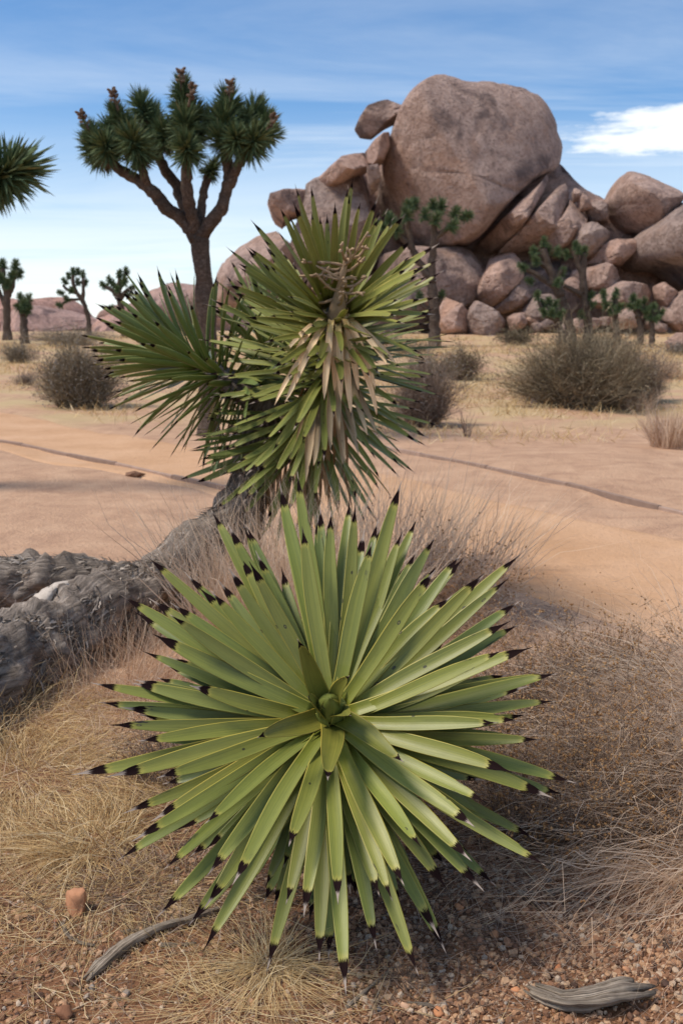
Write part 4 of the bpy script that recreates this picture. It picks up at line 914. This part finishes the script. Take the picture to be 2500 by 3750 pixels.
    mb.add(*tube(P, np.interp(np.arange(12), [0, 3, 6, 11], [.05, .04, .018, .010]), 10, .4, 30, 8))
    so = link('flower_stalk', mb.build('flower_stalk', MFS, True, root), root)
    for k in range(24):
        f = r.uniform(.2, 1); b = P[int(f*11)]; a = k*2.4; d = norm(np.array([math.cos(a), math.sin(a)*.8, r.uniform(-.35, .75)])); L = r.uniform(.07, .20)
        mid = b+d*L*.5+r.normal(0, .012, 3); e = b+d*L+r.normal(0, .02, 3)+np.array([0, 0, .03])
        mb = MB(); mb.add(*tube(polyline([b, mid, e], 7), np.linspace(.0085, .005, 7), 6, .4, 40, k))
        for q in range(3):
            s = b+(e-b)*r.uniform(.4, 1); d2 = norm(d+r.normal(0, .7, 3)); mb.add(*tube(np.array([s, s+d2*.015, s+d2*.03]), [.004, .009, .003], 5))
        link('dried_flower_twig', mb.build('dried_flower_twig', MFS, True, root), so)
    return root
big_yucca()

# ---- second lying log behind the trunk
def log(label, pts, rads, seed):
    Q = polyline(pts, 60); rr = np.interp(np.linspace(0, 1, 60), np.linspace(0, 1, len(rads)), rads)
    for i in range(60): Q[i, 2] = g1(Q[i, 0], Q[i, 1])+rr[i]*.8
    root = thing('fallen_log', (Q[30, 0], Q[30, 1], g1(Q[30, 0], Q[30, 1])), label, 'log')
    r = np.random.default_rng(seed)
    mb = MB(); mb.add(*tube(Q, rr, 32, .36, 10, seed)); tk = link('trunk', mb.build('trunk', MLB, True, root), root)
    T = norm(np.gradient(Q, axis=0)); n = 2200; ii = r.integers(1, 59, n); a = r.uniform(0, 6.28, n)
    s1 = norm(np.cross(T, np.array([0, 0, 1.0]))); s2 = np.cross(s1, T); nr = np.cos(a)[:, None]*s1[ii]+np.sin(a)[:, None]*s2[ii]
    B = Q[ii]+nr*(rr[ii]*.93)[:, None]; D = norm(T[ii]*r.uniform(.4, 1, (n, 1))+nr*.18+r.normal(0, .2, (n, 3)))
    L = r.uniform(.03, .11, n)
    V, F, rn, _ = blades(B, D, L, r.uniform(.006, .014, n), np.stack([0*L, 0*L, -r.uniform(.2, .8, n)], 1), 3, np.clip(r.normal(.45, .22, n)+.15*nr[:, 2], 0, 1), r, .05)
    V[:, 2] = np.maximum(V[:, 2], gbase(V[:, 0], V[:, 1])+.004)
    tag(link('bark_flakes', mesh('bark_flakes', local(V, root), F, MFL, None, rn), tk), kind='stuff')
log('rough grey log lying behind the big lying yucca trunk', [at(480,2060,5.45), at(330,2090,5.35), at(150,2105,5.25), at(-50,2115,5.2), at(-300,2130,5.1)], [.10, .145, .155, .15, .14], 77)

# ------------------------------------------------------------------ scrub
def shrub(label, px, py, wpx, hpx, leafmat=None, twigmat=None, n=900, seed=0, leaf=.018, group='scrub bushes on the flats', up=.55, name='shrub', nleaf=3500, depth=.8):
    n = int(n*1.5); base = G(px, py); sc = base[1]/FPX*1.02; Wd, H = wpx*sc/2, hpx*sc
    root = thing(name, base, label, 'shrub', group); r = np.random.default_rng(seed)
    a = r.uniform(0, 6.28, n); q = np.sqrt(r.random(n))
    B = np.stack([np.cos(a)*q*Wd*.45, np.sin(a)*q*Wd*.45*depth, -.02+0*a], 1)
    # aim at points on an uneven dome
    th = np.arccos(np.clip(r.uniform(-.05, 1, n), -1, 1)); az = r.uniform(0, 6.28, n)
    lob = 1+.24*np.sin(az*3+seed)+.2*np.sin(az*7+2*seed)+.12*np.sin(az*13+seed)
    tgt = np.stack([np.sin(th)*np.cos(az)*Wd*lob, np.sin(th)*np.sin(az)*Wd*depth*lob, np.cos(th)**up*H*(.84+.2*np.sin(az*4+seed)+.14*np.sin(az*9+3*seed))+.05*H], 1)*r.uniform(.72, 1.04, (n, 1))
    d = tgt-B; L = np.linalg.norm(d, axis=1); D = norm(d+np.array([0, 0, .25])*L[:, None]); bend = (d-D*L[:, None])/L[:, None]
    mb = MB(); V, F, rn, C = blades(B, D, L, np.clip(H*.007, .004, .011), bend, 6, None, r, .03)
    mb.add(V, F, None, rn)
    # side twigs
    m = n*4; i = r.integers(0, n, m); s = r.uniform(.35, .98, m); k = np.minimum((s*6).astype(int), 5); fr = s*6-k
    P = C[i, k]*(1-fr)[:, None]+C[i, k+1]*fr[:, None]; d2 = norm(D[i]+r.normal(0, .7, (m, 3)))
    V, F, rn2, C2_ = blades(P, d2, r.uniform(.10, .26, m)*H, np.clip(H*.0045, .003, .008), r.normal(0, .15, (m, 3)), 3, None, r, .05)
    mb.add(V, F, None, np.clip(rn2*.8+.2*P.repeat(8, 0)[:, 2]/H, 0, 1))
    link('twigs', mb.build('twigs', twigmat or MSH), root)
    if nleaf:
        j = r.integers(0, m, nleaf); e = C2_[j, r.integers(1, 4, nleaf)]; s1 = norm(r.normal(size=(nleaf, 3)))*leaf; s2 = norm(np.cross(s1, r.normal(size=(nleaf, 3))))*leaf*.5
        V = np.stack([e-s2*.4, e+s1*.5-s2, e+s1, e+s1*.5+s2], 1).reshape(-1, 3); k = np.arange(nleaf)*4
        o = link('foliage', mesh('foliage', V, [np.stack([k, k+1, k+2, k+3], 1)], leafmat or MSL, None, np.repeat(r.random(nleaf), 4), False), root); tag(o, kind='stuff')
    return root
shrub('big rounded grey brown bush at the far edge of the sand trail', 295, 1492, 350, 265, MSG, MSH, 1100, 1, .03, nleaf=5200)
shrub('low grey bush left of the big rounded bush', 70, 1330, 170, 95, MSG, MSH, 420, 2, .03, nleaf=1500)
shrub('tiny grey bush on the straw before the low grey bush', 95, 1410, 110, 55, MSG, MTW, 240, 3, .02, nleaf=500)
shrub('long low bush behind the big rounded bush', 260, 1262, 420, 70, MSG, MSH, 520, 4, .04, nleaf=1800)
shrub('large spreading bronze bush of dense dry twigs before the boulders', 2130, 1490, 560, 300, MSL, MSH, 2000, 5, .03, nleaf=4600)
shrub('brown twiggy right wing of the bronze bush', 2330, 1478, 260, 225, MSG, MTW, 700, 6, .03, nleaf=1400)
shrub('grey leafless bush casting shade right of the two headed yucca', 1545, 1560, 290, 260, MSG, MTW, 800, 7, .02, nleaf=2600)
shrub('dark green rounded bush behind the grey leafless bush', 1690, 1390, 180, 130, MSL, MTW, 520, 8, .035, nleaf=2600)
shrub('pale grey bush touching the dark green rounded one', 1570, 1420, 230, 150, MSG, MSH, 560, 9, .03, nleaf=2400)
shrub('small grey bush low before the bronze bush', 1960, 1468, 150, 80, MSG, MTW, 260, 10, .02, nleaf=600)
shrub('dry straw coloured bush on the slope by the shaded boulder', 2440, 1385, 170, 95, MSL, MGP, 320, 12, .03, nleaf=500)
shrub('low dark bush at the foot of the slender tree', 1500, 1300, 220, 60, MSL, MSH, 300, 13, .04, nleaf=1200)
shrub('low dark green bush among the rubble rocks', 1890, 1262, 190, 70, MSL, MTW, 340, 14, .05, nleaf=2000)
shrub('low olive bush among the little joshua trees', 2200, 1290, 260, 80, MSL, MSH, 340, 15, .05, nleaf=1500)
shrub('dark bush behind the tall joshua tree', 700, 1230, 130, 150, MSL, MTW, 420, 16, .05, nleaf=2400)
shrub('straw bush at the left foot of the pile', 1380, 1262, 260, 60, MSG, MSH, 300, 18, .05, nleaf=900)
shrub('little grey bush at the far right of the bronze bush', 2480, 1300, 150, 55, MSG, MSH, 220, 19, .04, nleaf=700)

# ------------------------------------------------------------------ dry grass
def tuft(label, px, py, n, L, spread, lean=(0, 0), mat=None, seed=0, wd=.0022, droop=.5, rad=.06, up=1.0, group=None, name='dry_grass_tuft', kink=.03, at_=None, segs=5, rndr=(0, 1), elong=None):
    base = np.array(at_, float) if at_ is not None else G(px, py); r = np.random.default_rng(seed)
    if at_ is not None: base[2] = g1(base[0], base[1])
    a = r.uniform(0, 6.28, n); q = np.sqrt(r.random(n))*rad
    B = np.stack([base[0]+np.cos(a)*q*(elong or 1), base[1]+np.sin(a)*q, 0*q], 1); B[:, 2] = gbase(B[:, 0], B[:, 1])-.006
    d = np.stack([np.cos(a)*spread*r.random(n)+lean[0], np.sin(a)*spread*r.random(n)+lean[1], up*r.uniform(.5, 1.1, n)], 1)+r.normal(0, .16, (n, 3))*spread
    D = norm(d); D[:, 2] = np.abs(D[:, 2])
    Ls = r.uniform(L[0], L[1], n); out = D.copy(); out[:, 2] = 0
    bend = out*.25+np.stack([0*a, 0*a, -droop*r.uniform(.4, 1.3, n)*(.35+np.hypot(D[:, 0], D[:, 1]))], 1)+r.normal(0, .10, (n, 3))
    V, F, rn, C = blades(B, D, Ls, r.uniform(.6, 1.2, n)*wd, bend, segs, r.uniform(*rndr, n), r, kink)
    V[:, 2] = np.maximum(V[:, 2], gbase(V[:, 0], V[:, 1])+.003+r.uniform(0, .012, n).repeat((segs+1)*2))
    o = link(name, mesh(name, V-base, F, mat or MGR, None, rn)); o.location = base
    return tag(o, label, 'grass', group)
LG = 'tufts of dry straw grass'
# straw lying in swathes left of the near yucca
tuft('thick swathe of yellow straw lying below the lying trunk', 130, 2850, 1700, (.16, .38), 1.0, (.35, -.25), MGR, 1, .0032, .9, .30, .35, LG, elong=1.3)
tuft('yellow straw tuft combed sideways beside the orange stone', 330, 3080, 700, (.14, .32), .8, (-.2, .1), MGR, 2, .0032, .9, .13, .4, LG)
tuft('straw tuft at the foot of the lying trunk', 80, 2640, 1000, (.16, .36), 1.0, (.3, -.1), MGR, 3, .0032, .8, .25, .5, LG)
tuft('flattened straw patch between the orange stone and the driftwood stick', 420, 3290, 420, (.12, .28), 1.1, (.2, .0), MGR, 4, .0018, 1.0, .12, .22, LG, elong=1.8)
tuft('yellow star shaped straw tuft spreading in front of the near yucca', 985, 3560, 420, (.12, .30), 1.3, (.05, -.15), MGR, 5, .0022, .9, .05, .38, LG, rndr=(.4, 1))
tuft('loose straw stems lying beside the star shaped tuft', 800, 3700, 160, (.14, .3), 1.3, (-.1, 0), MGR, 6, .002, 1.0, .08, .25, LG, rndr=(.4, 1))
tuft('reddish dry weed mat under the left leaves of the near yucca', 660, 3240, 650, (.05, .16), 1.3, (0, 0), MTW, 7, .002, .6, .16, .5, LG, elong=1.5, kink=.08)
tuft('wispy straw stems before the lying trunk', 420, 2500, 260, (.22, .5), .55, (.05, 0), MGP, 8, .0022, .3, .28, 1.0, LG)
tuft('tangled pale straw between lying trunk and near yucca', 560, 2560, 900, (.12, .30), 1.0, (.1, -.1), MGP, 9, .0022, .6, .28, .6, LG, kink=.07, elong=1.3)
tuft('grey brown stems at the bend of the lying trunk', 640, 2420, 420, (.16, .40), .7, (.1, 0), MGP, 10, .0022, .3, .25, .8, LG, kink=.06)
# thicket round the base of the two headed yucca
tuft('pale pinkish stems crowding the foot of the two headed yucca', 990, 2330, 900, (.38, .86), .42, (0, 0), MGP, 11, .0058, .10, .36, 1.0, LG, kink=.06, rndr=(.35, 1))
tuft('pale stems between the two yuccas', 1170, 2350, 800, (.35, .80), .45, (.02, 0), MGP, 12, .0055, .10, .34, 1.0, LG, kink=.06, rndr=(.35, 1))
tuft('tall wispy pale grass right of the two headed yucca', 1480, 2080, 330, (.40, .85), .38, (.12, 0), MGP, 13, .0052, .12, .32, 1.0, LG, kink=.025, rndr=(.55, 1))
tuft('tall airy grass at the trail edge', 1730, 2100, 240, (.34, .75), .5, (.15, 0), MGP, 14, .005, .15, .32, 1.0, LG, kink=.03, rndr=(.4, 1))
tuft('long arching stems in front of the shaggy yucca head', 1230, 2160, 12, (.7, 1.05), .25, (.0, 0), MGR, 15, .0045, .18, .12, 1.2, LG, kink=.03, rndr=(.5, 1))
# right: pale strands sweeping in
tuft('great sweep of fine pinkish straw arching beside the near yucca', 0, 0, 2300, (.45, 1.0), .75, (-.75, -.16), MGP, 16, .003, .55, .42, .8, LG, kink=.045, at_=(1.42, 3.35, 0), segs=7, rndr=(.4, 1))
tuft('fine pinkish straw lower fringe arching beside the near yucca', 0, 0, 1400, (.30, .75), .9, (-.7, -.15), MGP, 17, .003, .55, .36, .7, LG, kink=.05, at_=(1.12, 2.8, 0), segs=7, rndr=(.35, 1))
tuft('upper fringe of pale straw beside the open sand', 0, 0, 900, (.4, .85), .7, (-.6, .0), MGP, 18, .003, .7, .32, .8, LG, kink=.02, at_=(1.45, 3.9, 0), segs=7, rndr=(.3, 1))
tuft('stray pale stems lying on gravel right of the near yucca', 1800, 3200, 60, (.15, .4), 1.2, (.1, -.2), MGP, 19, .002, .9, .12, .3, LG, rndr=(.5, 1))
tuft('small dark brown dried weed tuft on the gravel', 1470, 3600, 150, (.03, .085), 1.1, (0, 0), MTW, 20, .0018, .3, .02, .6, LG, rndr=(0, .5))
tuft('tiny dark reddish weed on the gravel', 2430, 3465, 60, (.02, .06), 1.3, (0, 0), MTW, 21, .0018, .3, .012, .5, LG, rndr=(0, .35))
tuft('straw grass clump at the far side of the trail', 2450, 1640, 420, (.4, .75), .45, (0, 0), MGP, 22, .008, .25, .25, 1.0, LG)
tuft('second straw clump beside the bronze bush', 2330, 1500, 260, (.3, .6), .5, (0, 0), MGP, 23, .008, .25, .3, 1.0, LG)
tuft('thin grey sprig on the trail verge', 1710, 1600, 24, (.25, .5), .3, (0, 0), MTW, 24, .012, .1, .05, 1.0, LG)

# ochre flowered dry subshrubs
def subshrub(label, p, W, H, n, seed, nfl, tw=MTW, fl=MOC, wd=.0022, flat=1.0):
    base = np.array(p, float); base[2] = g1(base[0], base[1]); r = np.random.default_rng(seed)
    root = thing('dry_subshrub', base, label, 'shrub', 'ochre dry subshrubs')
    a = r.uniform(0, 6.28, n); q = np.sqrt(r.random(n))*W*.55
    B = np.stack([np.cos(a)*q, np.sin(a)*q, 0*q-.005], 1)
    D = norm(np.stack([np.cos(a)*.8*r.random(n), np.sin(a)*.8*r.random(n), r.uniform(.4, 1, n)], 1)+r.normal(0, .3, (n, 3))); D[:, 2] = np.abs(D[:, 2])
    mb = MB(); V, F, rn, C = blades(B, D, r.uniform(.5, 1.05, n)*H, wd, r.normal(0, .25, (n, 3)), 5, None, r, .09); mb.add(V, F, None, rn)
    m = n*5; i = r.integers(0, n, m); P = C[i, r.integers(1, 6, m)]
    V, F, rn, C2_ = blades(P, norm(D[i]*.5+r.normal(0, .8, (m, 3))), r.uniform(.15, .4, m)*H, wd*.7, r.normal(0, .2, (m, 3)), 3, None, r, .08); V[:, 2] = np.maximum(V[:, 2], .002); mb.add(V, F, None, rn)
    link('twigs', mb.build('twigs', tw), root)
    j = r.integers(0, m, nfl); e = C2_[j, r.integers(1, 4, nfl)]+r.normal(0, .004, (nfl, 3)); s = r.uniform(.003, .0062, nfl)[:, None]*(wd/.0022)
    s1 = norm(r.normal(size=(nfl, 3)))*s; s2 = norm(np.cross(s1, r.normal(size=(nfl, 3))))*s*.6; s3 = norm(np.cross(s1, s2))*s*.6
    V = np.stack([e-s1, e+s2, e+s3, e-s2, e-s3, e+s1], 1).reshape(-1, 3); k = np.arange(nfl)*6
    Fs = np.vstack([np.stack([k, k+b, k+c], 1) for b, c in ((1, 2), (2, 3), (3, 4), (4, 1))]+[np.stack([k+5, k+c, k+b], 1) for b, c in ((1, 2), (2, 3), (3, 4), (4, 1))])
    tag(link('florets', mesh('florets', V, [Fs], fl, None, np.repeat(r.random(nfl), 6), False), root), kind='stuff')
    return root
g = lambda x, y: G(x, y)
subshrub('ochre dry subshrub behind the near yucca by the sand', g(1620, 2260), .34, .38, 700, 1, 3000, MGP, wd=.0034)
subshrub('smaller ochre subshrub at the edge of the sand', g(1800, 2350), .20, .18, 260, 2, 420, MGP, wd=.0024)
subshrub('tangled ochre subshrub right of the near yucca', g(2020, 3010), .30, .34, 620, 3, 4200, MTW, wd=.0028)
subshrub('dense ochre subshrub under the pinkish straw', g(2330, 2900), .34, .36, 560, 4, 3800, MTW, wd=.0028)
subshrub('ochre subshrub peeking above the pinkish straw', g(2200, 2560), .36, .34, 560, 5, 3200, MTW, wd=.0028)
subshrub('low tangle of dark twigs under the right leaves of the near yucca', g(1760, 2960), .30, .22, 420, 6, 700, MTW)
subshrub('ochre tangle behind the right leaves of the near yucca', g(1880, 2640), .32, .32, 560, 7, 3000, MTW, wd=.0028)
subshrub('brown weed tangle left under the near yucca', g(640, 2830), .24, .20, 360, 8, 700, MTW)
subshrub('pale twig tangle behind the near yucca', g(1250, 2420), .40, .30, 420, 9, 500, MGP)
subshrub('ochre subshrub at the right edge of the gravel', g(2480, 3080), .28, .20, 300, 10, 1500, MTW)

# grass too fine to count
def carpet(name, label, pts, L, wd, mat, seed, droop=.6, up=.6, segs=3, kink=.05, lean=(0, 0)):
    r = np.random.default_rng(seed); n = len(pts); B = np.column_stack([pts, gbase(pts[:, 0], pts[:, 1])-.004])
    D = norm(np.column_stack([r.normal(lean[0], .6, n), r.normal(lean[1], .6, n), np.abs(r.normal(up, .3, n))+.05]))
    Ls = r.uniform(*L, n)
    V, F, rn, _ = blades(B, D, Ls, wd*r.uniform(.6, 1.3, n), np.column_stack([r.normal(0, .1, (n, 2)), -droop*r.random(n)]), segs, None, r, kink)
    V[:, 2] = np.maximum(V[:, 2], gbase(V[:, 0], V[:, 1])+.002+r.uniform(0, .008, n).repeat((segs+1)*2))
    return tag(link(name, mesh(name, V, F, mat, None, rn)), label, 'grass', kind='stuff')
def scatter(r, n, fn, box):
    out = []
    while sum(map(len, out)) < n:
        P = np.column_stack([r.uniform(box[0], box[1], n*2), r.uniform(box[2], box[3], n*2)]); out.append(P[r.random(len(P)) < fn(P[:, 0], P[:, 1])])
    return np.vstack(out)[:n]
r0 = np.random.default_rng(99)
nz = lambda x, y, s, sd: fbm(np.column_stack([x, y, 0*x])*s, 3, sd)*.5+.5
farp = scatter(r0, 26000, lambda x, y: sstep(trail_dist(x, y), TW+.35, TW+1.2)*sstep(nz(x, y, .45, 8), .42, .62)*(np.abs(x) < y*.42)*np.where(x < -.2*y, sstep(y, 15, 17), sstep(y, 12.5, 15)), (-16, 16, 11.5, 42))
carpet('dry_grass', 'low blond dry grass covering the flats beyond the trail', farp, (.12, .36), .013, MGR, 1, .5, .8)
litter = scatter(r0, 5200, lambda x, y: np.clip(np.exp(-((x-.28)**2/.16+(y-2.28)**2/.12))+.9*np.exp(-((x+.45)**2/.12+(y-2.45)**2/.14))+.05, 0, 1), (-1.3, 1.4, 1.75, 3.2))
carpet('plant_litter', 'grey brown litter of broken stems under the near yucca', litter, (.03, .12), .0018, MTW, 2, .5, .12)
straw = scatter(r0, 4200, lambda x, y: np.clip(1.1*np.exp(-((x+.95)**2/.25+(y-2.6)**2/.35))+.5*np.exp(-((x+.2)**2/.10+(y-2.02)**2/.03))+.03, 0, 1), (-2.0, 1.2, 1.75, 4.2))
carpet('loose_straw', 'loose yellow straw strewn over the soil left of the near yucca', straw, (.06, .22), .0018, MGR, 3, .4, .12)
lg2 = scatter(r0, 2600, lambda x, y: np.clip(np.exp(-((x+1.0)**2/.5+(y-3.6)**2/.5)), 0, 1), (-2.4, .6, 2.6, 5.2))
carpet('matted_straw', 'matted pale straw along the foot of the lying trunk', lg2, (.06, .22), .0022, MGP, 4, .3, .35)

# ------------------------------------------------------------------ gravel
def gravel():
    r = np.random.default_rng(55)
    ph = (1+5**.5)/2; I = norm(np.array([[-1,ph,0],[1,ph,0],[-1,-ph,0],[1,-ph,0],[0,-1,ph],[0,1,ph],[0,-1,-ph],[0,1,-ph],[ph,0,-1],[ph,0,1],[-ph,0,-1],[-ph,0,1]]))
    IF = np.array([[0,11,5],[0,5,1],[0,1,7],[0,7,10],[0,10,11],[1,5,9],[5,11,4],[11,10,2],[10,7,6],[7,1,8],[3,9,4],[3,4,2],[3,2,6],[3,6,8],[3,8,9],[4,9,5],[2,4,11],[6,2,10],[8,6,7],[9,8,1]])
    n = 34000
    dens = lambda x, y: np.clip(sstep(x+.25*(nz(x, y, 3, 4)-.5), -.15, .35)*1.0+.22, 0, 1)*(1-.75*sstep(y, 2.35, 3.1))*(.35+.65*sstep(nz(x, y, 5, 6), .25, .55))
    P = scatter(r, n, dens, (-1.25, 1.35, 1.7, 3.4))
    s = np.exp(r.normal(math.log(.0046), .45, n)); s = np.clip(s, .002, .011)
    A = r.normal(size=(n, 3, 3)); Q, _ = np.linalg.qr(A)
    V = I[None]*(1+r.normal(0, .16, (n, 12, 1)))*r.uniform(.65, 1.2, (n, 1, 3)); V = np.einsum('nij,nkj->nki', Q, V)*s[:, None, None]
    V[..., 2] *= .8
    V += np.column_stack([P, gbase(P[:, 0], P[:, 1])+s*.35])[:, None]
    F = (IF[None]+(np.arange(n)*12)[:, None, None]).reshape(-1, 3)
    return tag(link('gravel', mesh('gravel', V.reshape(-1, 3), [F], MPB, None, np.repeat(r.random(n), 12), False)), 'orange and pink granite gravel strewn over the soil', 'gravel', kind='stuff')
gravel()
SGp = 'loose stones on the soil'
stone('stone', G(283, 3345), .040, 'orange brown stone half buried in straw', group=SGp, seed=1, sq=(.85, .8, 1.0), col=(1.1, .95, .85))
for k, (x, y, s, c, lab) in enumerate([
    (398,3655,.010,(1.3,1.5,1.5),'pale pebble pair stone at the split end of the driftwood stick'),(1810,3435,.016,(1,.85,.7),'rusty brown pebble near the fallen leaf litter'),
    (1757,3460,.012,(.75,.7,.7),'dark brown pebble beside the rusty one'),(1490,3400,.014,(1.1,1.2,1.2),'flat pinkish pebble under the yucca leaf tips'),
    (2245,3480,.011,(.35,.5,.6),'small blue grey pebble on the orange gravel'),(2400,3640,.014,(1.3,1.35,1.3),'pale tan pebble behind the driftwood chunk'),
    (1600,3720,.014,(1.15,.9,.7),'orange pebble by the dark weed tuft'),(1480,3700,.013,(1.35,1.5,1.6),'whitish pebble by the dark weed tuft'),
    (455,3660,.009,(1.35,1.5,1.6),'small whitish pebble beside the driftwood stick'),(215,3385,.012,(.8,.6,.55),'dark red pebble at the edge of the straw'),
    (240,3730,.022,(.6,.5,.45),'dull brown stone at the edge of bare soil'),(2290,3560,.012,(1.2,1.1,1),'tan pebble before the driftwood chunk'),
    (1890,3640,.012,(1.25,1.0,.8),'light orange pebble left of the driftwood chunk'),(2040,3560,.011,(1.1,.8,.6),'orange pebble above the driftwood chunk'),
    (1680,3330,.013,(1.2,1.0,.8),'orange tan pebble in the twig litter'),(700,3290,.011,(.9,.7,.6),'brown pebble beside the reddish weed')]):
    stone('stone', G(x, y), s, lab, group=SGp, seed=20+k, sub=2, col=c)
stone('flat_stone', G(495, 1745), .075, 'flat dark stone lying against the board edging', seed=70, sq=(1.6, .7, .4), col=(.45, .42, .42))
stone('stone', G(1985, 1475), .30, 'grey rock half hidden in straw before the bronze bush', 'rock', seed=72, sq=(1.3, .9, .6), mat=MR)
stone('stone', G(770, 2325), .030, 'small pale stone beneath the lying trunk', seed=73, col=(1.3, 1.4, 1.5))

# ------------------------------------------------------------------ weathered wood
def wood(name, label, pts, rads, seed, flat=1.0, strands=3, cat='driftwood'):
    """a gnarled piece: several grained strands running side by side, fused along their length"""
    r = np.random.default_rng(seed); Q = polyline(pts, 48); T = norm(np.gradient(Q, axis=0)); rr = np.interp(np.linspace(0, 1, 48), np.linspace(0, 1, len(rads)), rads)
    s1 = norm(np.cross(T, np.array([0, 0, 1.0]))); s2 = np.cross(s1, T)
    base = Q[24].copy(); base[2] = g1(base[0], base[1]); root = thing(name, base, label, cat)
    for k in range(strands):
        off = (k-(strands-1)/2)/max(1, strands)*1.9; t = np.linspace(0, 1, 48)
        a = off + .22*np.sin(t*4+k*2+seed); up = .45*np.sin(t*3+k*2.3+seed)*flat
        lo, hi = (0, 48) if k == strands//2 else (int(r.uniform(0, 6)), 48-int(r.uniform(0, 9)))
        P = Q+s1*(a*rr)[:, None]+s2*(up*rr)[:, None]
        rad = rr*(.72 if k == strands//2 else .58)*(1 if strands < 4 else .56)*np.minimum(1, .35+6*np.minimum(t, 1-t))
        V, F, uv = tube(P[lo:hi], rad[lo:hi], 18, .38, 1.0/rr.mean()*.6, seed+k)
        V[:, 2] = np.where(V[:, 2] < -1, 0, V[:, 2])
        mb = MB(); mb.add(V, F, uv); link('wood_strand', mb.build('wood_strand', MDW, True, root), root)
    return root
def gp(x, y, h): p = G(x, y); return p+np.array([0, 0, h])
wood('driftwood_stick', 'long grey driftwood stick with a split end lying before the near yucca', [gp(315,3610,.012), gp(360,3560,.014), gp(440,3495,.015), gp(500,3455,.016), gp(580,3420,.016), gp(680,3390,.013), gp(780,3350,.010), gp(850,3330,.008)], [.012, .015, .015, .014, .013, .011, .009, .006], 3, 1.0, 2)
wood('driftwood_chunk', 'thick silvery driftwood chunk with twisted grain lying on the gravel', [gp(1925,3640,.016), gp(1985,3675,.02), gp(2060,3705,.024), gp(2140,3708,.026), gp(2230,3690,.026), gp(2310,3668,.024), gp(2390,3650,.016)], [.018, .025, .028, .031, .032, .028, .018], 5, .9, 7)
for k, (pts, lab) in enumerate([
    ([(230,3395),(250,3440),(300,3465),(350,3470)], 'curved dark twig on soil by the straw'), ([(430,3430),(500,3420),(560,3400)], 'short grey twig behind the driftwood stick'),
    ([(590,3470),(660,3475),(720,3460)], 'thin grey twig in front of the driftwood stick'), ([(1270,3700),(1340,3640),(1440,3550)], 'dark thin twig beside the dark weed tuft'),
    ([(1490,3690),(1560,3690),(1610,3715)], 'blackened twig below the dark weed tuft'), ([(2000,3270),(2130,3280),(2260,3330)], 'dark curved twig at the edge of the ochre tangle'),
    ([(900,3310),(1010,3270),(1100,3255)], 'grey twig under the front leaves of the near yucca'), ([(260,3110),(290,3070),(300,3050)], 'bleached splinter standing in the straw')]):
    P = polyline([gp(x, y, .005) for x, y in pts], 14); b = P[7].copy(); b[2] = g1(b[0], b[1])
    mb = MB(); mb.add(*tube(P, np.linspace(.006, .003, 14), 7, .4, 60, k)); o = link('twig', mb.build('twig', MDW, True) if False else mesh('twig', mb.V[0]-b, mb.F, MDW, mb.uv[0])); o.location = b
    tag(o, lab, 'twig', 'loose twigs on the ground')
